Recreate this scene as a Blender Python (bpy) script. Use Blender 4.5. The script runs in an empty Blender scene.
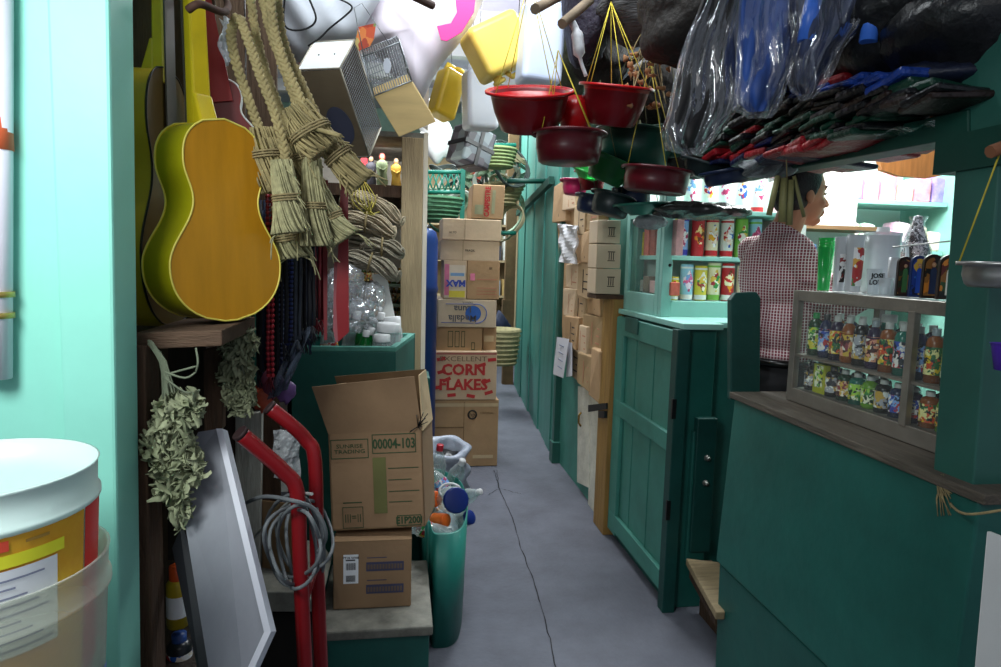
import bpy, math, random
from mathutils import Vector, Matrix, Euler
PI = math.pi
C = bpy.context.scene.collection
R = random.Random(7)
# ---------------------------------------------------------------- camera solve (24 mm full frame, eye height 1.5 m)
F = 667.0
UP = Vector((170, 6094, -667)).normalized()
FW = Vector((-100.5, 75.5, 667)); FW = (FW - UP*FW.dot(UP)).normalized()
RI = Vector((0.9885904583614605, -0.011136564852276768, 0.1502161195077566))
EYE = Vector((0, 0, 1.5))
def ray(px, py):
    v = Vector((px-500.5, 333.5-py, F))
    return Vector((v.dot(RI), v.dot(FW), v.dot(UP)))
def WY(px, py, Y):
    r = ray(px, py); return EYE + r*(Y/r.y)
def WX(px, py, X):
    r = ray(px, py); return EYE + r*(X/r.x)
def WZ(px, py, Z):
    r = ray(px, py); return EYE + r*((Z-1.5)/r.z)
cam_d = bpy.data.cameras.new('camera'); cam = bpy.data.objects.new('camera', cam_d); C.objects.link(cam)
cam_d.sensor_width = 36; cam_d.lens = 36*F/1001; cam_d.clip_start = .05
cam.matrix_world = Matrix(((RI.x, RI.y, -RI.z, 0), (FW.x, FW.y, -FW.z, 0), (UP.x, UP.y, -UP.z, 1.5), (0, 0, 0, 1)))
bpy.context.scene.camera = cam
# ---------------------------------------------------------------- materials
def srgb(h):
    if isinstance(h, str):
        h = h.lstrip('#'); h = h if len(h) == 6 else ''.join(x*2 for x in h); h = [int(h[i:i+2], 16)/255 for i in (0, 2, 4)]
    return tuple((c/12.92 if c <= .04045 else ((c+.055)/1.055)**2.4) for c in h[:3]) + (1,)
_mc = {}
def mat(name, col='#808080', rough=.6, metal=0, var=.12, vs=6, bump=.0, bs=60, trans=0, alpha=1, emit=0, stretch=None, col2=None, spec=.5, ior=1.45, sub=0):
    """paint, wood, plastic...: base colour with a noise variation that belongs to the thing itself"""
    if name in _mc: return _mc[name]
    m = bpy.data.materials.new(name); m.use_nodes = True; nt = m.node_tree; N = nt.nodes; L = nt.links
    b = N['Principled BSDF']; c = srgb(col)
    b.inputs['Roughness'].default_value = rough; b.inputs['Metallic'].default_value = metal
    b.inputs['Specular IOR Level'].default_value = spec; b.inputs['IOR'].default_value = ior
    b.inputs['Transmission Weight'].default_value = trans; b.inputs['Alpha'].default_value = alpha
    tc = N.new('ShaderNodeTexCoord'); mp = N.new('ShaderNodeMapping'); L.new(tc.outputs['Object'], mp.inputs[0])
    if stretch: mp.inputs['Scale'].default_value = stretch
    if var > 0 or col2:
        n = N.new('ShaderNodeTexNoise'); n.inputs['Scale'].default_value = vs; n.inputs['Detail'].default_value = 6; n.inputs['Roughness'].default_value = .65
        L.new(mp.outputs[0], n.inputs[0])
        r = N.new('ShaderNodeValToRGB'); L.new(n.outputs[0], r.inputs[0])
        r.color_ramp.elements[0].position = .3; r.color_ramp.elements[1].position = .7
        c2 = srgb(col2) if col2 else tuple(min(1, x*(1+var)) for x in c[:3])+(1,)
        c1 = c if col2 else tuple(x*(1-var) for x in c[:3])+(1,)
        r.color_ramp.elements[0].color = c1; r.color_ramp.elements[1].color = c2
        L.new(r.outputs[0], b.inputs['Base Color'])
        if emit: L.new(r.outputs[0], b.inputs['Emission Color'])
    else:
        b.inputs['Base Color'].default_value = c
        b.inputs['Emission Color'].default_value = c
    b.inputs['Emission Strength'].default_value = emit
    if bump:
        n2 = N.new('ShaderNodeTexNoise'); n2.inputs['Scale'].default_value = bs; n2.inputs['Detail'].default_value = 5; L.new(mp.outputs[0], n2.inputs[0])
        bp = N.new('ShaderNodeBump'); bp.inputs['Strength'].default_value = bump; bp.inputs['Distance'].default_value = .01
        L.new(n2.outputs[0], bp.inputs['Height']); L.new(bp.outputs[0], b.inputs['Normal'])
    _mc[name] = m; return m
def mat_cells(name, cols, scale=30, rough=.45, stretch=None, rnd=True):
    """printed picture / patchwork: voronoi cells coloured from a palette, different on every object"""
    if name in _mc: return _mc[name]
    m = bpy.data.materials.new(name); m.use_nodes = True; nt = m.node_tree; N = nt.nodes; L = nt.links
    b = N['Principled BSDF']; b.inputs['Roughness'].default_value = rough
    tc = N.new('ShaderNodeTexCoord'); mp = N.new('ShaderNodeMapping'); L.new(tc.outputs['Object'], mp.inputs[0])
    if stretch: mp.inputs['Scale'].default_value = stretch
    if rnd:
        oi = N.new('ShaderNodeObjectInfo'); ml = N.new('ShaderNodeMath'); ml.operation = 'MULTIPLY'; ml.inputs[1].default_value = 13
        L.new(oi.outputs['Random'], ml.inputs[0]); L.new(ml.outputs[0], mp.inputs['Location'])
    nz = N.new('ShaderNodeTexNoise'); nz.inputs['Scale'].default_value = scale*.8; L.new(mp.outputs[0], nz.inputs[0])
    mx = N.new('ShaderNodeMix'); mx.data_type = 'VECTOR'; mx.inputs['Factor'].default_value = .04
    L.new(mp.outputs[0], mx.inputs[4]); L.new(nz.outputs['Color'], mx.inputs[5])
    v = N.new('ShaderNodeTexVoronoi'); v.inputs['Scale'].default_value = scale; L.new(mx.outputs[1], v.inputs['Vector'])
    sp = N.new('ShaderNodeSeparateColor'); L.new(v.outputs['Color'], sp.inputs[0])
    r = N.new('ShaderNodeValToRGB'); r.color_ramp.interpolation = 'CONSTANT'; L.new(sp.outputs[0], r.inputs[0])
    e = r.color_ramp.elements
    for i, c in enumerate(cols):
        if i < 2: el = e[i]; el.position = i/len(cols)
        else: el = e.new(i/len(cols))
        el.color = srgb(c)
    L.new(r.outputs[0], b.inputs['Base Color']); _mc[name] = m; return m
def mat_film(name, tint='#ffffff', amount=.22, rough=.12, bump=.5, bs=14, clear=.8):
    """thin crinkled clear plastic: mostly see-through, strong sheen"""
    if name in _mc: return _mc[name]
    m = bpy.data.materials.new(name); m.use_nodes = True; nt = m.node_tree; N = nt.nodes; L = nt.links
    for n in list(N):
        if n.type == 'BSDF_PRINCIPLED': N.remove(n)
    out = [n for n in N if n.type == 'OUTPUT_MATERIAL'][0]
    tr = N.new('ShaderNodeBsdfTransparent'); tr.inputs[0].default_value = srgb(tint)
    g = N.new('ShaderNodeBsdfPrincipled'); g.inputs['Base Color'].default_value = srgb(tint); g.inputs['Roughness'].default_value = rough
    g.inputs['Specular IOR Level'].default_value = 1
    tc = N.new('ShaderNodeTexCoord'); n1 = N.new('ShaderNodeTexNoise'); n1.inputs['Scale'].default_value = bs; n1.inputs['Detail'].default_value = 5; L.new(tc.outputs['Object'], n1.inputs[0])
    bp = N.new('ShaderNodeBump'); bp.inputs['Strength'].default_value = bump; bp.inputs['Distance'].default_value = .05
    L.new(n1.outputs[0], bp.inputs['Height']); L.new(bp.outputs[0], g.inputs['Normal'])
    fr = N.new('ShaderNodeLayerWeight'); fr.inputs[0].default_value = .35; L.new(bp.outputs[0], fr.inputs['Normal'])
    mr = N.new('ShaderNodeMapRange'); mr.inputs['To Min'].default_value = amount; mr.inputs['To Max'].default_value = min(1, amount+(.12 if amount < .05 else .38))
    L.new(fr.outputs['Facing'], mr.inputs[0])
    mx = N.new('ShaderNodeMixShader'); L.new(mr.outputs[0], mx.inputs[0]); L.new(tr.outputs[0], mx.inputs[1]); L.new(g.outputs[0], mx.inputs[2])
    L.new(mx.outputs[0], out.inputs[0]); _mc[name] = m; return m
def mat_check(name, c1, c2, s=150):
    if name in _mc: return _mc[name]
    m = bpy.data.materials.new(name); m.use_nodes = True; nt = m.node_tree; N = nt.nodes; L = nt.links
    b = N['Principled BSDF']; b.inputs['Roughness'].default_value = .85
    tc0 = N.new('ShaderNodeTexCoord'); tc = N.new('ShaderNodeMapping'); tc.inputs['Rotation'].default_value = (0, 0, math.radians(33)); L.new(tc0.outputs['Object'], tc.inputs[0]); outs = []
    for ax in ('X', 'Z'):
        w = N.new('ShaderNodeTexWave'); w.bands_direction = ax; w.inputs['Scale'].default_value = s; w.inputs['Distortion'].default_value = 0
        nz = N.new('ShaderNodeTexNoise'); nz.inputs['Scale'].default_value = 7; L.new(tc.outputs[0], nz.inputs[0])
        mx = N.new('ShaderNodeMix'); mx.data_type = 'VECTOR'; mx.inputs['Factor'].default_value = .012
        L.new(tc.outputs[0], mx.inputs[4]); L.new(nz.outputs['Color'], mx.inputs[5]); L.new(mx.outputs[1], w.inputs[0])
        g = N.new('ShaderNodeMath'); g.operation = 'GREATER_THAN'; g.inputs[1].default_value = .84 if ax == 'X' else .93; L.new(w.outputs['Fac'], g.inputs[0]); outs.append(g)
    a = N.new('ShaderNodeMath'); a.operation = 'MAXIMUM'; L.new(outs[0].outputs[0], a.inputs[0]); L.new(outs[1].outputs[0], a.inputs[1])
    mx = N.new('ShaderNodeMix'); mx.data_type = 'RGBA'; L.new(a.outputs[0], mx.inputs['Factor']); mx.inputs[6].default_value = srgb(c2); mx.inputs[7].default_value = srgb(c1)
    L.new(mx.outputs[2], b.inputs['Base Color']); _mc[name] = m; return m
# ---------------------------------------------------------------- mesh builder
class MB:
    def __init__(s): s.v = []; s.f = []; s.mi = []; s.sm = []; s.m = 0; s.X = Matrix.Identity(4)
    def V(s, p): s.v.append(tuple(s.X @ Vector(p))); return len(s.v)-1
    def Fc(s, idx, sm=False): s.f.append(tuple(idx)); s.mi.append(s.m); s.sm.append(sm)
    def box(s, x0, x1, y0, y1, z0, z1):
        i = [s.V((x, y, z)) for z in (z0, z1) for y in (y0, y1) for x in (x0, x1)]
        for q in ((0, 2, 3, 1), (4, 5, 7, 6), (0, 1, 5, 4), (2, 6, 7, 3), (0, 4, 6, 2), (1, 3, 7, 5)): s.Fc([i[k] for k in q])
        return s
    def hexa(s, P):   # 8 points: bottom loop 4 then top loop 4
        i = [s.V(p) for p in P]
        for q in ((3, 2, 1, 0), (4, 5, 6, 7), (0, 1, 5, 4), (1, 2, 6, 5), (2, 3, 7, 6), (3, 0, 4, 7)): s.Fc([i[k] for k in q])
        return s
    def pbox(s, o, a, b, c):   # parallelepiped
        o, a, b, c = map(Vector, (o, a, b, c)); return s.hexa([o, o+a, o+a+b, o+b, o+c, o+a+c, o+a+b+c, o+b+c])
    def prism(s, P, d):   # planar loop extruded by vector d
        P = [Vector(p) for p in P]; d = Vector(d); a = [s.V(p) for p in P]; b = [s.V(p+d) for p in P]; n = len(P)
        s.Fc(a[::-1]); s.Fc(b)
        for k in range(n): s.Fc((a[k], a[(k+1) % n], b[(k+1) % n], b[k]))
        return s
    def quad(s, a, b, c, d): s.Fc([s.V(p) for p in (a, b, c, d)]); return s
    def tube(s, pts, r, n=8, closed=False, flat=None, cap=True):
        P = [Vector(p) for p in pts]; k = len(P); rr = r if isinstance(r, (list, tuple)) else [r]*k
        rings = []; prev = None
        for i in range(k):
            if closed: t = P[(i+1) % k]-P[i-1]
            else: t = P[min(i+1, k-1)]-P[max(i-1, 0)]
            if t.length < 1e-9: t = Vector((0, 0, 1))
            t.normalize()
            if prev is None:
                u = Vector((0, 0, 1)) if abs(t.z) < .9 else Vector((1, 0, 0)); u = (u-t*u.dot(t)).normalized()
            else: u = (prev-t*prev.dot(t)).normalized()
            prev = u; w = t.cross(u); f = flat or 1
            rings.append([s.V(P[i]+(u*math.cos(2*PI*j/n)+w*math.sin(2*PI*j/n)*f)*rr[i]) for j in range(n)])
        for i in range(k if closed else k-1):
            a = rings[i]; b = rings[(i+1) % k]
            for j in range(n): s.Fc((a[j], a[(j+1) % n], b[(j+1) % n], b[j]), True)
        if not closed and cap: s.Fc(rings[0][::-1]); s.Fc(rings[-1])
        return s
    def lathe(s, prof, n=24, c=(0, 0, 0), sq=None, wob=0):
        """prof: (r, z) from bottom up; a radius of 0 closes"""
        c = Vector(c); rings = []
        for r, z in prof:
            if r < 1e-6: rings.append([s.V(c+Vector((0, 0, z)))])
            else:
                ring = []
                for j in range(n):
                    a = 2*PI*(j+.5*(n == 4))/n; k = 1+wob*math.sin(a*5+z*40)
                    x, y = math.cos(a), math.sin(a)
                    if sq: e = sq; x = math.copysign(abs(x)**e, x); y = math.copysign(abs(y)**e, y)
                    ring.append(s.V(c+Vector((x*r*k, y*r*k, z))))
                rings.append(ring)
        for a, b in zip(rings, rings[1:]):
            if len(a) == 1 and len(b) == 1: continue
            for j in range(n):
                j2 = (j+1) % n
                if len(a) == 1: s.Fc((a[0], b[j], b[j2])[::-1], True)
                elif len(b) == 1: s.Fc((a[j], a[j2], b[0]), True)
                else: s.Fc((a[j], a[j2], b[j2], b[j]), True)
        return s
    def cap_disc(s, r, z, n=24, c=(0, 0, 0)): 
        c = Vector(c); s.Fc([s.V(c+Vector((math.cos(2*PI*j/n)*r, math.sin(2*PI*j/n)*r, z))) for j in range(n)]); return s
    def ell(s, c, r, n=16, m=10, fn=None):
        c = Vector(c); r = r if hasattr(r, '__len__') else (r, r, r); rings = []
        for i in range(m+1):
            th = PI*i/m; q = []
            for j in range(n if 0 < i < m else 1):
                ph = 2*PI*j/n; d = Vector((math.sin(th)*math.cos(ph), math.sin(th)*math.sin(ph), -math.cos(th)))
                k = fn(d) if fn else 1
                q.append(s.V(c+Vector((d.x*r[0], d.y*r[1], d.z*r[2]))*k))
            rings.append(q)
        for a, b in zip(rings, rings[1:]):
            for j in range(n):
                j2 = (j+1) % n
                if len(a) == 1: s.Fc((a[0], b[j2], b[j]), True)
                elif len(b) == 1: s.Fc((a[j], a[j2], b[0]), True)
                else: s.Fc((a[j], a[j2], b[j2], b[j]), True)
        return s
    def cone(s, a, b, ra, rb, n=14):   # tapered limb with round ends
        a, b = Vector(a), Vector(b); d = b-a; L = d.length; pts = []; rr = []
        for t in (-1, -.7, 0): pts.append(a+d/L*ra*t); rr.append(ra*math.sqrt(max(.002, 1-t*t)))
        for t in (0, .7, 1): pts.append(b+d/L*rb*t); rr.append(rb*math.sqrt(max(.002, 1-t*t)))
        return s.tube(pts, rr, n)
    def grid(s, fn, nu, nv, sm=True):
        g = [[s.V(fn(u/nu, v/nv)) for v in range(nv+1)] for u in range(nu+1)]
        for i in range(nu):
            for j in range(nv): s.Fc((g[i][j], g[i+1][j], g[i+1][j+1], g[i][j+1]), sm)
        return s
def pillow(P, Y, bulge, seed=0, nr=12, noise=.012, back=None, mb=None):
    """soft bag with an outline given at distance Y, bulging towards and away from the aisle"""
    mb = mb or MB(); n = len(P); L = [WY(x, y, Y) for x, y in P]; sp = spline(L+[L[0]], 5)[:-1]; cen = sum(sp, Vector())/len(sp); k = len(sp)
    for sgn in (-1, 1):
        rings = []
        for i in range(nr+1):
            t = i/nr; d = bulge*math.sqrt(max(0, 1-t*t)); row = []
            for j in range(k if i else 1):
                p = cen+(sp[j]-cen)*t; q = math.sin(p.x*23+seed)*math.sin(p.z*19+seed*2)+.6*math.sin(p.x*51+p.z*37+seed)
                row.append(mb.V(p+Vector((0, sgn*d+sgn*noise*q*(1-t**6), 0))))
            rings.append(row)
        for a, b in zip(rings, rings[1:]):
            for j in range(k):
                j2 = (j+1) % k
                if len(a) == 1: mb.Fc((a[0], b[j], b[j2]), True)
                else: mb.Fc((a[j], b[j], b[j2], a[j2]), True)
    return mb
def mat_gloss(name, base=.05, top=.55, rough=.07, bump=.7, bs=6, stretch=(1, 1, 1), tint='#f4f6fa', haze=.04):
    """thin clear shiny film: see-through with a sheen that grows towards grazing angles"""
    if name in _mc: return _mc[name]
    m = bpy.data.materials.new(name); m.use_nodes = True; nt = m.node_tree; N = nt.nodes; L = nt.links
    for n in list(N):
        if n.type == 'BSDF_PRINCIPLED': N.remove(n)
    out = [n for n in N if n.type == 'OUTPUT_MATERIAL'][0]
    tr = N.new('ShaderNodeBsdfTransparent'); g = N.new('ShaderNodeBsdfGlossy'); g.inputs[0].default_value = srgb(tint); g.inputs['Roughness'].default_value = rough
    df = N.new('ShaderNodeBsdfDiffuse'); df.inputs[0].default_value = srgb(tint)
    tc = N.new('ShaderNodeTexCoord'); mp = N.new('ShaderNodeMapping'); mp.inputs['Scale'].default_value = stretch; L.new(tc.outputs['Object'], mp.inputs[0])
    n1 = N.new('ShaderNodeTexNoise'); n1.inputs['Scale'].default_value = bs; n1.inputs['Detail'].default_value = 3; L.new(mp.outputs[0], n1.inputs[0])
    bp = N.new('ShaderNodeBump'); bp.inputs['Strength'].default_value = bump; bp.inputs['Distance'].default_value = .05; L.new(n1.outputs[0], bp.inputs['Height']); L.new(bp.outputs[0], g.inputs['Normal'])
    fr = N.new('ShaderNodeLayerWeight'); fr.inputs[0].default_value = .4; L.new(bp.outputs[0], fr.inputs['Normal'])
    mr = N.new('ShaderNodeMapRange'); mr.inputs['To Min'].default_value = base; mr.inputs['To Max'].default_value = top; L.new(fr.outputs['Facing'], mr.inputs[0])
    m1 = N.new('ShaderNodeMixShader'); m1.inputs[0].default_value = haze; L.new(tr.outputs[0], m1.inputs[1]); L.new(df.outputs[0], m1.inputs[2])
    mx = N.new('ShaderNodeMixShader'); L.new(mr.outputs[0], mx.inputs[0]); L.new(m1.outputs[0], mx.inputs[1]); L.new(g.outputs[0], mx.inputs[2])
    L.new(mx.outputs[0], out.inputs[0]); _mc[name] = m; return m
WM = {}
def _link(o, parent):
    C.objects.link(o)
    if parent: o.parent = parent; o.matrix_parent_inverse = WM[parent.name].inverted(); WM[o.name] = Matrix.Identity(4)
    else: WM[o.name] = Matrix.Identity(4)
def O(name, mb, mats, parent=None, bev=0, solid=0, sub=0, remesh=0, smooth=0, kind=None, label=None):
    me = bpy.data.meshes.new(name); me.from_pydata(mb.v, [], mb.f); me.validate()
    mats = mats if isinstance(mats, (list, tuple)) else [mats]
    for m in mats: me.materials.append(m)
    if len(me.polygons) == len(mb.mi):
        me.polygons.foreach_set('material_index', mb.mi); me.polygons.foreach_set('use_smooth', mb.sm)
    me.update()
    o = bpy.data.objects.new(name, me); _link(o, parent)
    if solid:
        k = o.modifiers.new('solid', 'SOLIDIFY'); k.thickness = solid; k.offset = 0
    if remesh:
        k = o.modifiers.new('remesh', 'REMESH'); k.mode = 'VOXEL'; k.voxel_size = remesh; k.use_smooth_shade = True
    if smooth:
        k = o.modifiers.new('smooth', 'SMOOTH'); k.iterations = smooth; k.factor = .5
    if bev:
        k = o.modifiers.new('bevel', 'BEVEL'); k.width = bev; k.segments = 2 if bev < .015 else 5; k.limit_method = 'ANGLE'; k.angle_limit = math.radians(40)
    if sub:
        k = o.modifiers.new('sub', 'SUBSURF'); k.levels = sub; k.render_levels = sub
    if kind: o['kind'] = kind
    if label: o['label'] = label
    return o
def tag(o, label, cat, group=None, kind=None):
    o['label'] = label; o['category'] = cat
    if group: o['group'] = group
    if kind: o['kind'] = kind
    return o
def T(name, label, cat, loc=(0, 0, 0), group=None):
    o = bpy.data.objects.new(name, None); o.empty_display_size = .05; C.objects.link(o); o.location = loc
    WM[o.name] = Matrix.Translation(Vector(loc)); return tag(o, label, cat, group)
def S(name, mb, m, parent=None, bev=0):
    o = O(name, mb, m, parent, bev)
    if not parent: o['kind'] = 'structure'
    return o
def dup(root, loc=None, rot=None, label=None, group=None, scale=None):
    r = root.copy(); C.objects.link(r)
    if loc is not None: r.location = loc
    if rot is not None: r.rotation_euler = rot
    if scale is not None: r.scale = scale if hasattr(scale, '__len__') else (scale,)*3
    if label: r['label'] = label
    if group: r['group'] = group
    for ch in root.children:
        c = ch.copy(); C.objects.link(c); c.parent = r
        for g in ch.children:
            d = g.copy(); C.objects.link(d); d.parent = c
    return r
def put(o, loc, rot=None, scale=None):
    o.location = loc
    if rot is not None: o.rotation_euler = rot
    if scale is not None: o.scale = scale if hasattr(scale, '__len__') else (scale,)*3
    return o
def text(name, s, size, o, ax, az, m, parent, depth=.0015, align='CENTER', bold=0, sx=1):
    """lettering as solid geometry; o = centre, ax = reading direction, az = up direction of the letters"""
    cu = bpy.data.curves.new('lettering', 'FONT'); cu.body = s; cu.size = size; cu.align_x = align; cu.align_y = 'CENTER'; cu.extrude = depth/2; cu.offset = bold; cu.resolution_u = 2
    t = bpy.data.objects.new('lettering', cu); me = bpy.data.meshes.new_from_object(t); bpy.data.objects.remove(t)
    ax = Vector(ax).normalized(); az = Vector(az).normalized(); nn = ax.cross(az)
    M = Matrix(((ax.x*sx, az.x, nn.x, o[0]), (ax.y*sx, az.y, nn.y, o[1]), (ax.z*sx, az.z, nn.z, o[2]), (0, 0, 0, 1)))
    me.transform(M); me.materials.clear(); me.materials.append(m)
    ob = bpy.data.objects.new(name, me); _link(ob, parent); return ob
def pixloop(P, Y): return [WY(x, y, Y) for x, y in P]
def slab(P, Y, d=.02, mb=None):
    """outline at distance Y with thickness d going away"""
    mb = mb or MB(); return mb.prism(pixloop(P, Y), (0, d, 0))
def slabx(P, X, d=.02, mb=None):
    mb = mb or MB(); return mb.prism([WX(x, y, X) for x, y in P], (d, 0, 0))
def pathY(P, Y): return [WY(p[0], p[1], p[2] if len(p) > 2 else Y) for p in P]
def spline(P, n=6):
    P = [Vector(p) for p in P]; out = []
    for i in range(len(P)-1):
        a = P[max(i-1, 0)]; b = P[i]; c = P[i+1]; d = P[min(i+2, len(P)-1)]
        for k in range(n):
            t = k/n; out.append(.5*((2*b)+(c-a)*t+(2*a-5*b+4*c-d)*t*t+(3*b-a-3*c+d)*t**3))
    out.append(P[-1]); return out
def tri(V, A, B, Cc, Y, flip=1):
    """a box seen with three faces: V the near corner, A B Cc the ends of its edges (pixels); returns origin and edge vectors"""
    o = WY(*V, Y); e = [WY(*q, Y)-o for q in (A, B, Cc)]
    p01 = -(e[0].dot(e[1])); p02 = -(e[0].dot(e[2])); p12 = -(e[1].dot(e[2]))
    p01, p02, p12 = [max(p, 1e-5) for p in (p01, p02, p12)]
    y0 = math.sqrt(p01*p02/p12); e[0].y = y0; e[1].y = p01/y0; e[2].y = p02/y0
    return o, e
# ================================================================ materials used in many places
mint = mat('mint_paint_lit', '#8fd8c6', .45, var=.06, vs=3, bump=.15, bs=9)  # counter's teal paint, with strong light put into a paler colour
teal = mat('teal_paint', '#418376', .5, var=.16, vs=5, bump=.2, bs=14)
teal_wall = mat('teal_plank_paint', '#45857a', .45, var=.2, vs=2.5, bump=.2, bs=10, stretch=(3, 3, .6))
teal_dark = mat('dark_teal_paint', '#1a564e', .45, var=.2, vs=4, bump=.25, bs=12)  # on the counter: the mint paint with shade put into the colour
teal_deep = mat('deep_teal_paint', '#0c3f3a', .5, var=.25, vs=4, bump=.3, bs=14)
green_dark = mat('dark_green_paint', '#0b3d33', .5, var=.2, vs=5, bump=.2, bs=16)
post_paint = mat('green_post_paint', '#285a50', .45, var=.12, vs=5, bump=.2, bs=12)
wood_old = mat('old_brown_wood', '#4a3526', .8, var=.4, vs=5, bump=.6, bs=18, stretch=(6, 6, .8))
wood_dark = mat('dark_plank_wood', '#2e241c', .85, var=.4, vs=5, bump=.5, bs=18, stretch=(6, 6, .8))
wood_pale = mat('pale_wood', '#a99573', .7, var=.22, vs=4, bump=.4, bs=20, stretch=(8, 8, .8))
wood_ochre = mat('ochre_wood', '#94713a', .6, var=.25, vs=4, bump=.4, bs=20, stretch=(8, 8, .8))
wood_white = mat('whitewashed_wood', '#9c9a90', .8, var=.25, vs=6, bump=.5, bs=20, stretch=(6, 6, .9))
wood_worn = mat('worn_board', '#75736a', .8, var=.45, vs=9, bump=.6, bs=22)
black = mat('black_plastic', '#0d0d0f', .4, var=.1)
dark_void = mat('near_black', '#15120f', .95, var=.3)  # near-black matte colour
steel = mat('dull_steel', '#8b8a86', .35, .8, var=.12, vs=15)
alu = mat('aged_aluminium', '#8d877e', .42, .55, var=.15, vs=10, bump=.1)
card = mat('cardboard', '#b08f6a', .85, var=.12, vs=5, bump=.15, bs=40)
card_pale = mat('pale_cardboard', '#cbb294', .85, var=.1, vs=5, bump=.15, bs=40)
card_dark = mat('dark_cardboard', '#7a6144', .85, var=.14, vs=5, bump=.15, bs=40)
card_edge = mat('cardboard_cut_edge', '#c9ad86', .9, var=.1)
white_p = mat('white_paint', '#d8d8d2', .5, var=.05)
red_p = mat('red_paint', '#7c0e15', .35, var=.12, vs=8)
string_y = mat('yellow_string', '#b7a530', .7, var=.2, vs=40)
straw = mat('dry_straw', '#94855c', .8, var=.3, vs=25, bump=.4, bs=80)
straw_cut = mat('cut_straw', '#9c9670', .85, var=.35, vs=60)
twine = mat('twine', '#8c7c58', .9, var=.3, vs=60)
# ================================================================ the setting
m = MB(); m.box(-3, 4.5, -1.5, 11, -.1, 0)
floor = S('floor', m, mat('asphalt_floor', '#5a5c66', .75, var=.22, vs=3.5, bump=.35, bs=50))
m = MB(); rr = random.Random(3)
def crack(P, w):
    pts = [WZ(x, y, .001) for x, y in P]; sp = spline(pts, 8); L = []
    for p in sp:
        L.append((p+Vector((rr.uniform(-1, 1)*w*1.5, rr.uniform(-1, 1)*w, 0)), w*rr.uniform(.5, 1.3)))
    for (a, wa), (b, wb) in zip(L, L[1:]): m.quad(a+Vector((-wa, 0, .001)), a+Vector((wa, 0, .001)), b+Vector((wb, 0, .001)), b+Vector((-wb, 0, .001)))
crack([(497, 470), (500, 490), (511, 515), (520, 545), (533, 580), (545, 620), (556, 667)], .0024)
crack([(488, 495), (500, 489), (512, 492), (521, 494)], .003)
crack([(494, 470), (497, 480), (499, 489)], .0025)
S('floor_crack', m, mat('crack_dirt', '#232328', .9, var=.2), floor)
m = MB(); m.box(1.30, 3.6, 2.25, 2.58, 0, .2); m.box(1.99, 3.6, 2.58, 4.4, 0, .2); m.box(1.80, 3.6, 1.2, 2.25, 0, .2); S('floor_raised', m, wood_old)
m = MB(); m.box(-3, 4.5, -1.5, 11, 3.75, 3.85); ceil = S('ceiling', m, mat('roof_sheet', '#c4c0d2', .6, var=.08, vs=4))
for i, y in enumerate((3.6, 4.6, 5.4, 6.3, 7.2, 8.2, 9.2)):
    m = MB(); m.box(-3, 3, y, y+.12, 3.6, 3.75); S('trim_%d' % (i+1), m, mat('white_beam', '#c9c9c9', .5, var=.05))
m = MB(); m.box(-3, 4.5, 10.6, 10.7, 0, 3.75); S('wall_back', m, mat('far_wall', '#8fae9f', .7, var=.3, vs=3))
m = MB(); m.box(3.6, 3.7, 1, 10.6, 0, 3.75); S('wall_right', m, mat('shop_back', '#7fb6a8', .7, var=.15))
m = MB(); m.box(-2.1, -2, 1.3, 10.6, 0, 3.75); S('wall_left', m, wood_dark)
# mint partition right beside the camera, with its corner post
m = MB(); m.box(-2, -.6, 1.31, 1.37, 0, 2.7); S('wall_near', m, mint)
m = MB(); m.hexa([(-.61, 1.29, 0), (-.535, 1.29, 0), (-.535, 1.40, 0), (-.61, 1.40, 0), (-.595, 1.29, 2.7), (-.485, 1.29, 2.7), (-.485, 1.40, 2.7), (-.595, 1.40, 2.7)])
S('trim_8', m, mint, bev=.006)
# back of the left stall: dark planks
m = MB(); x = -1.9
for i in range(14):
    w = min(.12+.05*((i*7) % 3)/3, -.44-x)
    if w < .02: break
    m.box(x, x+w-.006, 2.58, 2.6, 0, 2.6); x += w
S('wall_stall', m, mat('brown_stall_plank', '#54402f', .85, var=.35, vs=5, bump=.5, bs=18, stretch=(6, 6, .8)))
# green plank wall of the closed stall, right side of the aisle
a = Vector((1.185, 4.83, 0)); b = Vector((1.388, 7.88, 0)); d = (b-a); n = 13; m = MB()
for i in range(n):
    p = a+d*(i/n); q = a+d*((i+1)/n)-d.normalized()*.008; out = Vector((-.012*((i*5) % 3)/2, 0, 0)); m.pbox(p+out, q-p, (.06, 0, 0), (0, 0, 3.2))
wallg = S('wall_corridor', m, teal_wall)
m = MB(); m.box(1.155, 1.215, 4.77, 4.83, 0, 3.2); m.box(1.14, 1.22, 4.74, 4.84, 0, .16); S('trim_9', m, post_paint, bev=.004)
m = MB(); pa = WX(549, 184, 1.15); pb = WX(516, 216, 1.30); pz = Vector((0, 0, .06)); m.prism([pa, pb, pb+pz, pa+pz], (.04, 0, 0)); S('trim_11', m, green_dark)
m = MB(); m.tube([WY(507, 181, 5.6), WY(547, 181, 5.6)], .022, 6); tag(O('hanging_rail', m, green_dark), 'dark green rail jutting level from the far plank wall', 'rail')
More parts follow.
